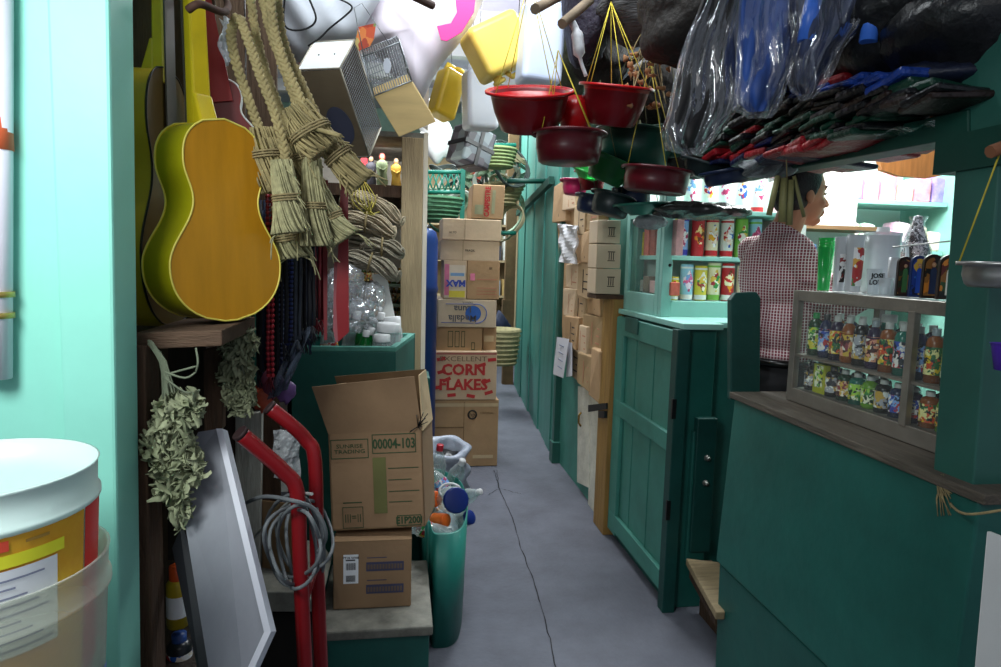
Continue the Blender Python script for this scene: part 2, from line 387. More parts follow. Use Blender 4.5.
# lower teal wall under the flattened cartons with white battens, latch and ochre post
m = MB(); m.box(1.2, 1.24, 3.3, 4.80, 0, 2.3); S('wall_carton', m, teal)
def onx(P, X, d, name, mt, **k): m = MB(); slabx(P, X, d, m); return S(name, m, mt, **k)
onx([(578, 386), (589, 389), (589, 488), (577, 482)], 1.175, .02, 'trim_12', mat('white_batten', '#c9c6b8', .7, var=.2, vs=10, bump=.4))
onx([(590, 392), (599, 396), (598, 518), (588, 508)], 1.18, .02, 'trim_13', mat('white_batten'))
m = MB(); m.box(1.13, 1.20, 3.43, 3.62, 0, 1.31); S('trim_14', m, wood_ochre, bev=.004)
lt = T('door_latch', 'black metal hasp latch across the ochre wooden post', 'latch', WX(600, 407, 1.12))
m = MB(); slabx([(588, 405), (606, 403), (606, 409), (588, 412)], 1.115, .01, m); O('hasp', m, black, lt)
m = MB(); slabx([(598, 411), (604, 411), (604, 418), (598, 418)], 1.11, .02, m); O('padlock', m, black, lt, bev=.003)
m = MB(); P = WX(581, 420, 1.165); m.tube([P+Vector((0, 0, .05)), P+Vector((-.015, 0, .03)), P+Vector((-.015, 0, -.02)), P+Vector((0, 0, -.04))], .007, 6); tag(O('door_pull', m, mat('brass', '#8a6d33', .4, .8)), 'small brass pull on the white batten', 'door pull')
# far end of the aisle
m = MB(); slab([(503, 300), (514, 300), (513, 388), (503, 384)], 7.9, .1, m); m.box(1.25, 1.37, 7.92, 8.0, 0, 3.2); S('trim_15', m, mat('far_post_wood', '#6b5337', .8, var=.3, vs=5))
# roof fluorescent fixtures over the aisle
for i, (x, y) in enumerate([(1.0, 4.6), (2.5, 3.3)]):
    z = 3.5 if i < 1 else 2.75
    t = T('ceiling_lamp', ['white tube lamp under the roof above the aisle', 'bright tube lamp over the shop shelves'][i], 'lamp', (x, y, z))
    m = MB(); m.box(x-.6, x+.6, y-.06, y+.06, z, z+.05); O('fixture', m, white_p, t)
    m = MB(); m.tube([(x-.57, y, z-.025), (x+.57, y, z-.025)], .018, 10); O('tube', m, mat('lamp_glow', '#f4f8ff', .5, var=0, emit=9), t)
# ================================================================ near green post, beam and things on them (right edge)
m = MB(); m.hexa([(1.20, 1.17, 0), (1.36, 1.17, 0), (1.36, 1.27, 0), (1.20, 1.27, 0), (1.20, 1.25, 2.9), (1.36, 1.25, 2.9), (1.36, 1.37, 2.9), (1.20, 1.37, 2.9)])
S('trim_16', m, post_paint, bev=.004)
m = MB(); m.prism([WX(722, 182, 1.193), WX(968, 136, 1.193), WX(968, 109, 1.193), WX(722, 164, 1.193)], (.08, 0, 0)); S('trim_17', m, green_dark, bev=.003)
m = MB(); m.box(1.19, 1.37, 1.16, 1.38, 1.72, 1.80); S('trim_18', m, green_dark)
# hanging pan
def basin(t, c, r0, r1, h, mt, rim=.012, n=36, tilt=None, th=.004, name='bowl', inner=None):
    """round plastic basin: foot radius r0, mouth radius r1, height h; c = centre of the foot"""
    m = MB(); m.X = Matrix.Translation(Vector(c)) @ (tilt.to_matrix().to_4x4() if tilt else Matrix.Identity(4))
    m.lathe([(0, 0), (r0*.9, 0), (r0, .006), (r0+(r1-r0)*.55, h*.5), (r1-.006, h-.004), (r1, h), (r1+rim, h+.001), (r1+rim, h-.006), (r1+rim-.004, h-.006)][:9], n)
    m.m = 1; m.lathe([(0, th), (r0*.88, th), (r0+(r1-r0)*.55-th, h*.5), (r1-th, h), (r1, h)][::1], n)
    ob = O(name, m, [mt, inner or mt], t)
    return m.X
def strings(t, X, r, h, top, k=4, mt=None, rad=.0016, off=0, name='hanging_string'):
    for i in range(k):
        a = off+2*PI*i/k; p = X @ Vector((math.cos(a)*r, math.sin(a)*r, h)); m = MB(); m.tube([p, top], rad, 5); O(name, m, mt or string_y, t)
pc = WY(1004, 288, 1.08)
t = T('metal_pan', 'shallow metal pan hung by yellow string against the green post', 'pan', pc)
X = basin(t, pc, .062, .072, .046, mat('pan_metal', '#a7a4a2', .35, .85, var=.12, vs=20), .006)
strings(t, X, .072, .046, WY(1001, 150, 1.1), 3, off=2.4)
m = MB(); m.tube([WY(990, 152, 1.1), WY(1006, 146, 1.1)], .012, 8); tag(O('wooden_peg', m, mat('peg_wood', '#7d4f35', .8)), 'reddish wooden peg on the green post holding yellow string', 'peg')
m = MB(); P = WY(1001, 370, 1.12); m.lathe([(0, 0), (.012, 0), (.020, .045), (.022, .05), (.024, .052)], 14, P); tag(O('purple_cup', m, mat('purple_plastic', '#4b2b9c', .35, var=.1)), 'purple plastic cup at the right edge beside the post', 'cup')
m = MB(); m.hexa([WY(966, 800, .98)-Vector((0, 0, .30)), WY(1004, 820, .98)-Vector((0, 0, .27)), WY(1004, 820, 1.01)-Vector((0, 0, .27)), WY(970, 800, 1.01)-Vector((0, 0, .28)), WY(987, 531, 1.02), WY(1013, 540, 1.02), WY(1013, 540, 1.05), WY(990, 531, 1.05)]); tag(O('white_board', m, white_p, bev=.002), 'white painted board leaning at the bottom right corner', 'board')
# twine knotted round the post
t = T('knotted_twine', 'frayed brown twine knotted round the green post', 'twine', WX(940, 478, 1.19))
m = MB(); rr = random.Random(5)
for i in range(26):
    p = WX(941+rr.uniform(-3, 3), 480+rr.uniform(-6, 4), 1.185); q = WX(944+rr.uniform(-7, 8), 505+rr.uniform(-16, 12), 1.175); m.tube([p, (p+q)/2+Vector((-.008, 0, rr.uniform(0, .01))), q], .0012, 4)
m.ell(WX(939, 481, 1.188), (.008, .012, .016), 10, 8)
O('frayed_ends', m, twine, t)
m = MB(); m.tube(spline([WX(941, 482, 1.185), WX(950, 503, 1.18), WY(966, 514, 1.12), WY(1003, 510, 1.06)], 5), .0028, 6); O('twine_line', m, twine, t)
# ================================================================ the big teal counter
ct = T('shop_counter', 'large dark teal counter with sloping wooden top edge, lower right', 'counter', (1.2, 1.7, 0))
m = MB(); m.prism([(1.175, 1.16, .0), (1.175, 2.18, .0), (1.165, 2.18, .42), (1.165, 1.16, .42)], (.5, 0, 0)); O('lower_panel', m, teal_dark, ct, bev=.004)
m = MB(); m.prism([(1.155, 1.16, .43), (1.155, 2.19, .43), (1.18, 2.18, 1.035), (1.18, 1.16, 1.035)], (.52, 0, 0)); O('upper_panel', m, teal_dark, ct, bev=.006)
m = MB(); m.box(1.17, 1.75, 1.14, 2.2, 1.035, 1.058); O('wooden_top', m, mat('counter_wood', '#544c42', .75, var=.4, vs=8, bump=.5, bs=20, stretch=(8, .8, 8)), ct, bev=.003)
m = MB(); m.box(1.18, 1.24, 1.17, 1.265, .1, 1.03); O('corner_batten', m, green_dark, ct)
# upright board at the end of the counter
m = MB(); P = [(731, 400), (731, 300), (736, 293), (757, 292), (761, 298), (760, 400)]; slab(P, 2.19, .03, m)
tag(O('upright_board', m, teal_deep, bev=.004), 'dark green upright board standing at the end of the counter', 'board')
# ================================================================ cupboard with plank door
cb = T('teal_cupboard', 'tall teal cupboard with plank door beside the ochre post', 'cupboard', (1.2, 3.0, 0))
m = MB(); m.box(1.19, 1.33, 2.64, 3.43, .0, 1.235); m.box(1.33, 1.95, 2.70, 3.43, 0, 1.235); O('body', m, teal_dark, cb, bev=.004)
m = MB(); m.box(1.16, 1.34, 2.60, 3.44, 1.236, 1.262); m.box(1.34, 1.97, 2.69, 3.44, 1.236, 1.262); O('top_board', m, mat('aqua_shelf', '#8ec6bb', .5, var=.08, vs=5), cb, bev=.004)
m = MB()
def onp(P, X0, d, mm): slabx(P, X0, d, mm)
for i in range(6):   # planks of the door
    y0 = 2.68+i*.118; m.box(1.168+.003*(i % 2), 1.19, y0, y0+.113, .12, 1.2)
dr = O('door', m, teal, cb)
m = MB(); m.box(1.148, 1.17, 2.64, 3.4, 1.13, 1.225); m.box(1.148, 1.17, 2.64, 3.4, .70, .78); m.box(1.148, 1.17, 2.64, 3.4, .07, .16); m.box(1.15, 1.171, 3.3, 3.42, .05, 1.22)
O('frame_rails', m, teal, dr, bev=.004)
m = MB(); m.box(1.14, 1.195, 2.60, 2.66, 0, 1.235); O('corner_post', m, teal_deep, cb, bev=.003)
m = MB(); m.box(1.140, 1.146, 3.08, 3.26, 1.16, 1.235); O('door_block', m, teal_dark, dr, bev=.003)
for z_ in (.42, .86): m = MB(); m.box(1.132, 1.15, 2.598, 2.612, z_, z_+.085); O('hinge', m, black, cb)
m = MB(); m.box(1.24, 1.325, 2.615, 2.64, .22, .80); O('side_panel', m, teal_dark, cb, bev=.004)
m = MB(); m.box(1.25, 1.34, 2.60, 2.637, .27, .86); dd = O('small_door', m, teal_deep, cb, bev=.004)
for z in (.58, .69):
    m = MB(); m.X = Matrix.Translation((1.30, 2.60, z)) @ Matrix.Rotation(PI/2, 4, 'X'); m.lathe([(.013, 0), (.013, .006), (.007, .008), (.009, .018), (0, .022)], 14); O('knob', m, steel, dd)
# wooden step in the gap
st = T('wooden_step', 'worn wooden step in the gap between cupboard and counter', 'step', (1.35, 2.45, 0))
m = MB(); m.prism([WZ(686, 558, .27), WZ(720, 562, .27), WZ(725, 612, .27), WZ(716, 612, .27)], (0, 0, -.03)); O('tread', m, mat('step_wood', '#8b7a5c', .7, var=.3, vs=6, bump=.4, stretch=(1, 8, 8)), st, bev=.004)
m = MB(); a1 = WZ(690, 562, .23); b1 = WZ(716, 608, .23); m.prism([a1, b1, b1-Vector((0, 0, .07)), a1-Vector((0, 0, .07))], (.02, 0, 0)); m.prism([a1, b1, b1+Vector((.1, 0, 0)), a1+Vector((.1, 0, 0))], (0, 0, .004)); O('riser', m, wood_old, st)
# ================================================================ glass showcase + open shelves with prayer candles
aqua = mat('aqua_shelf')
sc = T('glass_showcase', 'aqua painted showcase with glass door above the teal cupboard', 'showcase', (1.2, 3.2, 1.262))
m = MB()
m.box(1.185, 1.21, 3.38, 3.43, 1.262, 2.0); m.box(1.185, 1.205, 2.955, 3.0, 1.262, 2.0)
m.box(1.185, 1.21, 3.0, 3.38, 1.262, 1.36); m.box(1.185, 1.21, 3.0, 3.38, 1.73, 1.79)
O('door_frame', m, aqua, sc, bev=.003)
m = MB(); m.quad((1.197, 3.0, 1.36), (1.197, 3.38, 1.36), (1.197, 3.38, 1.73), (1.197, 3.0, 1.73)); O('glass_pane', m, mat_film('case_glass', '#f4faf8', .015, .03, 0, 1), sc)
m = MB(); m.box(1.187, 1.235, 2.92, 2.955, 1.262, 2.0); O('front_panel', m, aqua, sc, bev=.003)
m = MB(); m.box(1.22, 1.9, 3.39, 3.42, 1.262, 1.95); m.box(1.885, 1.91, 2.96, 3.42, 1.262, 1.95); O('back_panel', m, mat('shelf_back', '#d5ded6', .7, var=.08), sc)
m = MB(); m.box(1.215, 1.9, 2.97, 3.39, 1.525, 1.545); m.box(1.22, 1.9, 2.94, 3.39, 1.262, 1.335); m.box(1.215, 1.9, 2.97, 3.39, 1.742, 1.762); O('shelf', m, aqua, sc, bev=.002)
m = MB(); m.X = Matrix.Translation((1.222, 2.92, 1.50)) @ Matrix.Rotation(PI/2, 4, 'X'); m.lathe([(.008, 0), (.006, .008), (0, .01)], 10); O('keyhole', m, black, sc)
# candles
picc = [mat_cells('picture_a', ['#c8202a', '#f3e9d8', '#f0b429', '#2b5fb8', '#f6d7c0', '#ffffff'], 55), mat_cells('picture_b', ['#3a9a4a', '#f4f4e8', '#e6c34a', '#b22a3a', '#fff4e0'], 55), mat_cells('picture_c', ['#e66aa0', '#fff', '#7aa8e0', '#f0e0f0', '#c03a6a'], 55), mat_cells('picture_d', ['#f4a020', '#fff2c8', '#d22', '#7a3a1a', '#ffe9a0'], 55)]
paper = {k: mat('candle_paper_'+k, v, .5, var=.06) for k, v in dict(red='#c02a30', blue='#8fb8e8', cream='#efe6c4', green='#7cb84a', pink='#f0b4b8', yellow='#e8d048', white='#e8e8e4', sky='#9ad0e8', orange='#e8862a', purple='#3a3aa8').items()}
_cp = {}
def candle(base, band, pic, r=.030, h=.185):
    k = (base, band, pic, r, h)
    if k in _cp: return dup(_cp[k]), True
    t = T('prayer_candle', 'x', 'candle', (0, 0, 0))
    m = MB(); m.lathe([(0, 0), (r*.93, 0), (r, .004), (r, h*.93), (r*.96, h), (r*.9, h), (r*.9, h-.01), (0, h-.01)], 18); O('glass', m, paper[base], t)
    for z0_, z1_ in ((.004, h*.16), (h*.88, h*.93)): m = MB(); m.lathe([(r*1.02, z0_), (r*1.02, z1_)], 18); O('band', m, paper[band], t)
    m = MB(); m.grid(lambda u, v: Vector((math.sin((u-.5)*1.9*math.sin(PI*min(max(v, .06), .94))**.4)*r*1.03, -math.cos((u-.5)*1.9)*r*1.03, h*(.24+.58*v))), 8, 6); O('picture', m, picc[pic], t)
    _cp[k] = t; return t, False
def put_candle(x, y, z, base, band, pic, label, rz=0, **k):
    o, _ = candle(base, band, pic, **k); o.location = (x, y, z); o.rotation_euler = (0, 0, rz); o['label'] = label; o['group'] = 'prayer candles on the aqua shelves'; return o
row = [(672, 'white', 'yellow', 1, 'white and yellow candle half hidden behind the showcase edge'), (681, 'blue', 'purple', 2, 'pale blue candle with purple base on the upper shelf'), (697, 'red', 'red', 3, 'red candle with orange picture on the upper shelf'), (711, 'cream', 'red', 0, 'cream candle with red base on the upper shelf'), (726, 'white', 'red', 0, 'white pictured candle with dark red base near the green one'), (740, 'green', 'green', 1, 'green candle with green base on the upper shelf'), (754, 'sky', 'green', 2, 'sky blue candle close behind the man on the upper shelf')]
for px, b_, d_, p_, l_ in row: P = WY(px, 250, 3.05); put_candle(P.x, 3.05, 1.546, b_, d_, p_, l_)
row = [(672, 'yellow', 'white', 3, 'short yellow candle at the left end of the lower shelf', .11), (686, 'sky', 'white', 2, 'sky blue candle with pink picture on the lower shelf', .17), (700, 'yellow', 'white', 1, 'yellow candle with green picture on the lower shelf', .165), (713, 'cream', 'green', 1, 'olive cream candle with yellow top on the lower shelf', .18), (727, 'red', 'white', 3, 'red edged candle with orange fish shape on the lower shelf', .18), (742, 'cream', 'cream', 2, 'plain cream candle on the lower shelf beside the upright board', .17)]
for px, b_, d_, p_, l_, h_ in row: P = WY(px, 290, 3.02); put_candle(P.x, 3.02, 1.337, b_, d_, p_, l_, h=h_)
# inside the glass door: small packs
rr = random.Random(8)
packs = [('#d8d020', 'yellow'), ('#d86a5a', 'salmon'), ('#a84a3a', 'brick red'), ('#c8c8c0', 'white'), ('#8a7a6a', 'brown'), ('#d8a8a8', 'pink')]
for i in range(6):
    c, nm = packs[i]; m = MB(); y = 3.33-i*.085; m.box(1.225, 1.26, y-.032, y+.032, 1.545, 1.545+.12+.02*(i % 3)); tag(O('small_pack', m, mat('pack_'+nm.replace(' ', '_'), c, .5, var=.2, vs=30), bev=.002), '%s pack behind the showcase glass, upper shelf' % nm, 'pack', 'packs in the showcase')
for i in range(5):
    c, nm = packs[(i+3) % 6]; m = MB(); y = 3.32-i*.095; m.box(1.225, 1.27, y-.035, y+.035, 1.362, 1.362+.06+.02*(i % 2)); tag(O('small_pack', m, mat('pack_'+nm.replace(' ', '_'), c, .5, var=.2, vs=30), bev=.002), 'low %s pack behind the showcase glass, lower shelf' % nm, 'pack', 'packs in the showcase')
# ================================================================ LEFT: bucket stack, pipe
bc = WY(-28, 500, .93); BX, BY = bc.x-.0, .93
def bucket(name, label, r, zt, h, mt, lm=None):
    t = T(name, label, 'bucket', (BX, BY, zt-h))
    m = MB(); m.lathe([(0, 0), (r*.86, 0), (r*.88, .006), (r*.985, h-.055), (r*1.02, h-.05), (r*1.02, h-.044), (r*.99, h-.042), (r, h-.004), (r*1.015, h), (r*.985, h), (r*.97, h-.05), (r*.86, .01), (0, .01)], 56, (BX, BY, zt-h)); O('body', m, mt, t)
    return t
b1 = bucket('plastic_bucket', 'white plastic bucket with yellow and red label, inside another bucket', .142, 1.215, .34, mat('milky_plastic', '#dff3ee', .35, var=.03, trans=.25))
zt, h = 1.215, .34
def arcpatch(mb, r0, a0, a1, z0, z1, n=14, off=.0015):
    def f(u, v):
        a = math.radians(a0+(a1-a0)*u); z = z0+(z1-z0)*v; r = r0*(.88+.105*(z-(zt-h))/(h-.055))+off
        return Vector((BX+math.sin(a)*r, BY-math.cos(a)*r, z))
    return mb.grid(f, n, 4)
m = MB(); arcpatch(m, .142, -120, 84, .93, 1.163, 24); lb = O('label', m, mat('label_yellow', '#f0c83a', .4, var=.12, vs=9, col2='#e39a2c'), b1)
m = MB(); arcpatch(m, .142, 85, 150, .93, 1.163, off=.0018); O('red_band', m, mat('label_red', '#e0281e', .4, var=.05), lb)
m = MB(); arcpatch(m, .142, -10, 69, 1.124, 1.140, off=.003); O('title_strip', m, mat('label_lemon', '#f2ee3a', .4, var=.03), lb)
m = MB(); arcpatch(m, .142, -10, 65, 1.01, 1.121, off=.003); O('nutrition_panel', m, mat('label_white', '#eef0f4', .5, var=.02), lb)
m = MB()
for i in range(9):
    arcpatch(m, .142, -8, 62-(i*5 % 18), 1.018+i*.0112, 1.0205+i*.0112, 8, .0042)
O('print_lines', m, mat('print_grey', '#8b90a8', .6, var=.05), lb)
m = MB(); arcpatch(m, .142, 33, 43, 1.145, 1.158, 6, .003); O('red_badge', m, mat('badge_red', '#e0503a', .5, var=0), lb)
m = MB(); arcpatch(m, .142, 50, 61, 1.150, 1.154, 6, .003); O('small_print', m, mat('print_brown', '#a8823a', .5, var=0), lb)
b2 = bucket('plastic_bucket', 'translucent outer bucket holding the labelled bucket at the lower left', .151, 1.088, .34, mat_film('hazy_plastic', '#f4f6ee', .14, .4, .05, 8))
m = MB(); zt, h = 1.088, .34; arcpatch(m, .151, 74, 104, .905, .920, off=.002); O('blue_strip', m, mat('strip_blue', '#7a90d0', .5, var=.1), b2)
m = MB(); m.box(BX-.22, BX+.2, BY-.2, BY+.2, .0, .745); tag(O('wooden_stand', m, wood_old, bev=.006), 'wooden stand under the stacked plastic buckets', 'stand')
t = T('water_pipe', 'white plastic pipe end with two brass clamps at the left edge', 'pipe', WY(-2, 380, 1.275))
m = MB(); m.tube([WY(-3, 378, 1.283), WY(-3, -30, 1.283)], .023, 16); O('pipe', m, mat('pipe_white', '#e4ddea', .3, var=.03), t)
for y in (297, 318):
    m = MB(); P = WY(-3, y, 1.283); m.tube([P, P+Vector((0, 0, .010))], .0265, 16); O('clamp', m, mat('gold_clamp', '#b39a55', .35, .7), t)
m = MB(); P = WY(-3, 150, 1.283); m.tube([P, P+Vector((0, 0, .085))], .0245, 16); O('red_mark', m, mat('mark_red', '#d2603a', .5), t)
# ================================================================ guitars
def guitar(name, label, L, W, D, body_m, side_m, edge_m, neck_m, other_m, neck_len, loc, rz, tiltx=0, tilty=0, hole=True, neck_w=.046, fb=None):
    """origin at the bottom of the body, face with soundboard towards +Y, back towards -Y"""
    t = T(name, label, 'guitar', (0, 0, 0))
    hw = lambda s: W/2*(math.sqrt(max(.0004, 1-((.28-s)/.28)**2.3)) if s < .28 else 1 - .42*(.5-.5*math.cos(min(1, (s-.28)/.32)*PI)) if s < .60 else .58+.14*(.5-.5*math.cos((s-.60)/.18*PI)) if s < .78 else .72*math.sqrt(max(0, 1-((s-.78)/.22)**2.6)))
    S_ = [i/40 for i in range(41)]; S_[0] = .0015
    prof = [Vector((hw(s), 0, s*L)) for s in S_]
    loop = prof+[Vector((-p.x, 0, p.z)) for p in prof[::-1][1:]]
    m = MB(); m.prism([p+Vector((0, -D/2, 0)) for p in loop], (0, .004, 0)); O('back_plate', m, body_m, t)
    m = MB(); n = len(loop)
    a = [m.V(p*0.995+Vector((0, -D/2+.003, 0))) for p in loop]; b = [m.V(p*0.995+Vector((0, D/2-.003, 0))) for p in loop]
    for k in range(n): m.Fc((a[k], a[(k+1) % n], b[(k+1) % n], b[k]), True)
    O('side_rim', m, side_m, t)
    m = MB(); m.prism([p+Vector((0, D/2-.004, 0)) for p in loop], (0, .004, 0)); tp = O('soundboard', m, other_m, t)
    if hole: m = MB(); m.X = Matrix.Translation((0, D/2+.0005, L*.62)) @ Matrix.Rotation(-PI/2, 4, 'X'); m.cap_disc(W*.14, 0); O('sound_hole', m, black, tp)
    for s_ in (-1, 1):
        m = MB(); m.tube([p+Vector((0, s_*D/2, 0)) for p in loop], .0022, 6, closed=True); O('binding', m, edge_m, t)
    m = MB(); w = neck_w/2; top = L+neck_len
    m.hexa([(-w, D/2-.028, L*.93), (w, D/2-.028, L*.93), (w, D/2+.004, L*.93), (-w, D/2+.004, L*.93), (-w*.85, D/2-.02, top), (w*.85, D/2-.02, top), (w*.85, D/2+.004, top), (-w*.85, D/2+.004, top)])
    m.hexa([(-w, D/2-.06, L*.94), (w, D/2-.06, L*.94), (w, D/2-.02, L*.94), (-w, D/2-.02, L*.94), (-w, D/2-.03, L+.06), (w, D/2-.03, L+.06), (w, D/2-.02, L+.06), (-w, D/2-.02, L+.06)])
    nk = O('neck', m, neck_m, t, bev=.008)
    m = MB(); m.box(-w*.95, w*.95, D/2+.004, D/2+.008, L*.72, top); O('fingerboard', m, fb or mat('fingerboard', '#5d564c', .5), nk)
    m = MB(); m.hexa([(-w, D/2-.014, top-.003), (w, D/2-.014, top-.003), (w, D/2+.002, top-.003), (-w, D/2+.002, top-.003), (-w*1.25, D/2-.03, top+.13), (w*1.25, D/2-.03, top+.13), (w*1.25, D/2-.014, top+.13), (-w*1.25, D/2-.014, top+.13)]); hd = O('headstock', m, neck_m, t, bev=.003)
    t.location = loc; t.rotation_euler = (tiltx, tilty, rz); return t
g_amber = mat('guitar_amber', '#b8801c', .25, var=.14, vs=4, stretch=(5, 5, .7))
g_yel = mat('guitar_yellow', '#a39c14', .28, var=.12, vs=5)
g_neck = mat('neck_yellow', '#dcc020', .3, var=.1, vs=6)
g_edge = mat('binding_cream', '#d8c95a', .4, var=.05)
P = WY(221, 320, 1.62)
g1 = guitar('toy_guitar', 'yellow guitar hung back outwards, amber back and yellow neck', .445, .285, .10, g_amber, g_yel, g_edge, g_neck, g_neck, .42, (P.x-.008, 1.62, P.z+.002), math.radians(50), tilty=math.radians(-1.2))
P = WY(164, 330, 1.66)
g2 = guitar('toy_guitar', 'yellow guitar with dark edge hanging edge-on behind the amber one', .62, .30, .10, mat('guitar_mustard', '#b59a18', .35, var=.1), mat('guitar_mustard'), mat('binding_black', '#14120f', .3), mat('neck_yellow'), mat('guitar_brown_front', '#5d4a22', .3, var=.3, vs=4), .35, (P.x-.055, 1.755, P.z), math.radians(-97), neck_w=.05)
P = WY(232, 165, 1.78)
g3 = guitar('small_painted_guitar', 'small pink and orange painted guitar with red neck behind the guitars', .2, .13, .05, mat_cells('skull_paint', ['#d8487a', '#e08a20', '#e8487a', '#f2c0d0', '#e07a30'], 22), mat_cells('skull_edge', ['#101010', '#e8e8e8', '#101010', '#2a6a8a'], 60), mat('binding_white', '#e0e0e0', .4), red_p, red_p, .2, (P.x, 1.82, P.z+.012), math.radians(192), tilty=math.radians(11), neck_w=.05, hole=False, fb=mat('neck_red', '#b3161c', .4))
t = T('wall_hook', 'dark metal hook holding the yellow guitars near the top', 'hook', WY(205, 10, 1.6))
m = MB(); m.tube(spline([WY(188, 10, 1.5), WY(200, 4, 1.5), WY(222, 12, 1.6), WY(228, 6, 1.75), WY(224, -6, 2.0)], 5), .008, 8); O('bar', m, mat('rusty_iron', '#4a3228', .8, .3, var=.3, vs=30), t)
# brown planks / frame behind and below the guitars
t = T('plank_screen', 'dark brown plank screen standing behind the hanging guitars', 'screen', (-.75, 1.95, 0))
for i, x in enumerate((-.98, -.86, -.735, -.61)):
    m = MB(); m.box(x, x+.115, 1.95+.006*(i % 2), 1.97, 0, 2.45); O('plank', m, mat('brown_stall_plank'), t, bev=.003)
t = T('wooden_stall', 'old brown wooden frame stand behind the mint post', 'frame', (-.55, 1.55, 0))
m = MB(); m.hexa([(-.60, 1.42, 0), (-.512, 1.42, 0), (-.512, 1.5, 0), (-.60, 1.5, 0), (-.585, 1.42, 1.31), (-.505, 1.42, 1.31), (-.505, 1.5, 1.31), (-.585, 1.5, 1.31)]); O('post', m, wood_old, t, bev=.004)
m = MB(); slab([(203, 350), (222, 345), (222, 430), (204, 434)], 1.72, .04, m); O('post', m, wood_old, t, bev=.003)
m = MB(); slab([(134, 333), (222, 330), (222, 346), (134, 350)], 1.44, .32, m); O('top_board', m, mat('brown_board', '#5a4434', .8, var=.35, vs=6, bump=.5, stretch=(.8, 6, 6)), t, bev=.003)
m = MB(); slab([(168, 346), (206, 346), (206, 560), (168, 560)], 1.78, .02, m); O('back_board', m, wood_dark, t)
m = MB(); slab([(222, 322), (262, 322), (262, 470), (222, 470)], 2.0, .02, m); m2 = O('side_board', m, wood_dark, t)
# dried herbs
def herbs(name, label, stem, blobs, Y, cols, n, seed, stick, leaf=.016):
    rr = random.Random(seed); t = T(name, label, 'herbs', WY(stem[0][0], stem[0][1], Y))
    m = MB()
    for i in range(16):
        b = rr.choice(blobs); q = WY(b[0]+rr.uniform(-.6, .6)*b[2], b[1], Y+rr.uniform(-.03, .03)); p = WY(stem[0][0]+rr.uniform(-2, 2), stem[0][1]+rr.uniform(-2, 2), Y); k = WY(stem[1][0]+rr.uniform(-4, 4), stem[1][1], Y)
        m.tube(spline([p, k, q], 4), rr.uniform(.0015, .003), 5)
    for (a, b, c) in stick: m.tube(spline([WY(*a, Y-.02), WY(*b, Y-.03), WY(*c, Y-.02)], 4), .0022, 5)
    O('stems', m, mat(name+'_stem', cols[0], .9, var=.25, vs=20), t)
    m = MB()
    for i in range(n):
        b = rr.choices(blobs, [q[2]*q[3] for q in blobs])[0]; a = rr.uniform(0, 2*PI); r = rr.random()**.6
        c = WY(b[0]+math.cos(a)*r*b[2], b[1]+math.sin(a)*r*b[3], Y+rr.uniform(-.035, .03))
        d = Vector((rr.uniform(-1, 1)*.6, rr.uniform(-1, 1)*.6, rr.uniform(-1.2, .5))).normalized(); s_ = d.cross(Vector((rr.uniform(-1, 1), rr.uniform(-1, 1), rr.uniform(-1, 1)))).normalized(); l = leaf*rr.uniform(.7, 1.5); w_ = l*rr.uniform(.25, .45); nn = d.cross(s_)*w_*rr.uniform(.4, 1)
        m.grid(lambda u, v: c+d*(u-.5)*2*l+s_*(v-.5)*2*w_*math.sin(PI*min(.97, max(.05, u)))+nn*(4*(v-.5)**2+math.sin(u*6)*.5), 4, 2)
    O('leaves', m, mat(name+'_leaf', cols[1], .9, var=.3, vs=22, col2=cols[2]), t)
herbs('dried_herb_bunch', 'pale dried herb bunch hanging upside down beside the mint post', [(150, 342), (166, 372)], [(172, 415, 16, 22), (168, 445, 26, 22), (178, 465, 24, 22), (172, 488, 17, 18), (180, 512, 9, 16), (190, 408, 12, 16)], 1.42, ('#6d7460', '#6e7558', '#a9ad8c'), 1000, 4, [((165, 372), (185, 378), (196, 372)), ((196, 372), (198, 362), (196, 348)), ((165, 378), (185, 392), (200, 390)), ((168, 374), (190, 368), (198, 366))])
herbs('dried_herb_bunch', 'dark dried herb bunch hanging under the amber guitar', [(236, 322), (236, 334)], [(238, 345, 18, 18), (237, 375, 17, 20), (240, 400, 15, 14)], 1.7, ('#3f4034', '#2f3128', '#5b5f4b'), 700, 5, [], .015)
# leaning grey panels, cans behind
t = tag(O('metal_sheet', (lambda m: (m.hexa([WY(213, 700, 1.22), WY(250, 690, 1.30), WY(250, 690, 1.315), WY(213, 700, 1.235), WY(192, 432, 1.60), WY(214, 430, 1.60), WY(214, 430, 1.615), WY(192, 432, 1.615)]), m)[1])(MB()), mat('x', '#888'), None), 'x', 'x'); bpy.data.objects.remove(t)
def lean(name, label, P, ys, th, mt, edge=None):
    a = [WY(x, y, Y) for (x, y), Y in zip(P, ys)]; n = (a[1]-a[0]).cross(a[-1]-a[0]).normalized(); n = n if n.y > 0 else -n
    t = T(name, label, 'panel', a[0]); m = MB(); m.prism(a, n*th); O('sheet', m, mt, t)
    return t, a, n
t, a, n_ = lean('metal_sheet', 'tall grey sheet panel with white edge leaning beside the hand truck', [(178, 480), (198, 432), (217, 429), (265, 632), (243, 680), (212, 690)], (1.48, 1.52, 1.52, 1.30, 1.25, 1.25), .012, mat('grey_panel', '#8a8c94', .6, 0, var=.05, vs=3, stretch=(12, 12, 1)))
m = MB(); m.pbox(a[2]-n_*.004, Vector((.013, 0, 0)), n_*.022, a[3]-a[2]); m.pbox(a[3]-n_*.004, Vector((.013, 0, 0)), n_*.022, (a[4]-a[3])); O('white_edge', m, mat('panel_white', '#c9cad4', .5, var=.04), t)
t, a, n_ = lean('metal_sheet', 'dark second panel leaning behind the grey panel', [(172, 548), (180, 530), (236, 700), (204, 700)], (1.55, 1.55, 1.4, 1.4), .01, mat('slate_panel', '#3a3c42', .5))
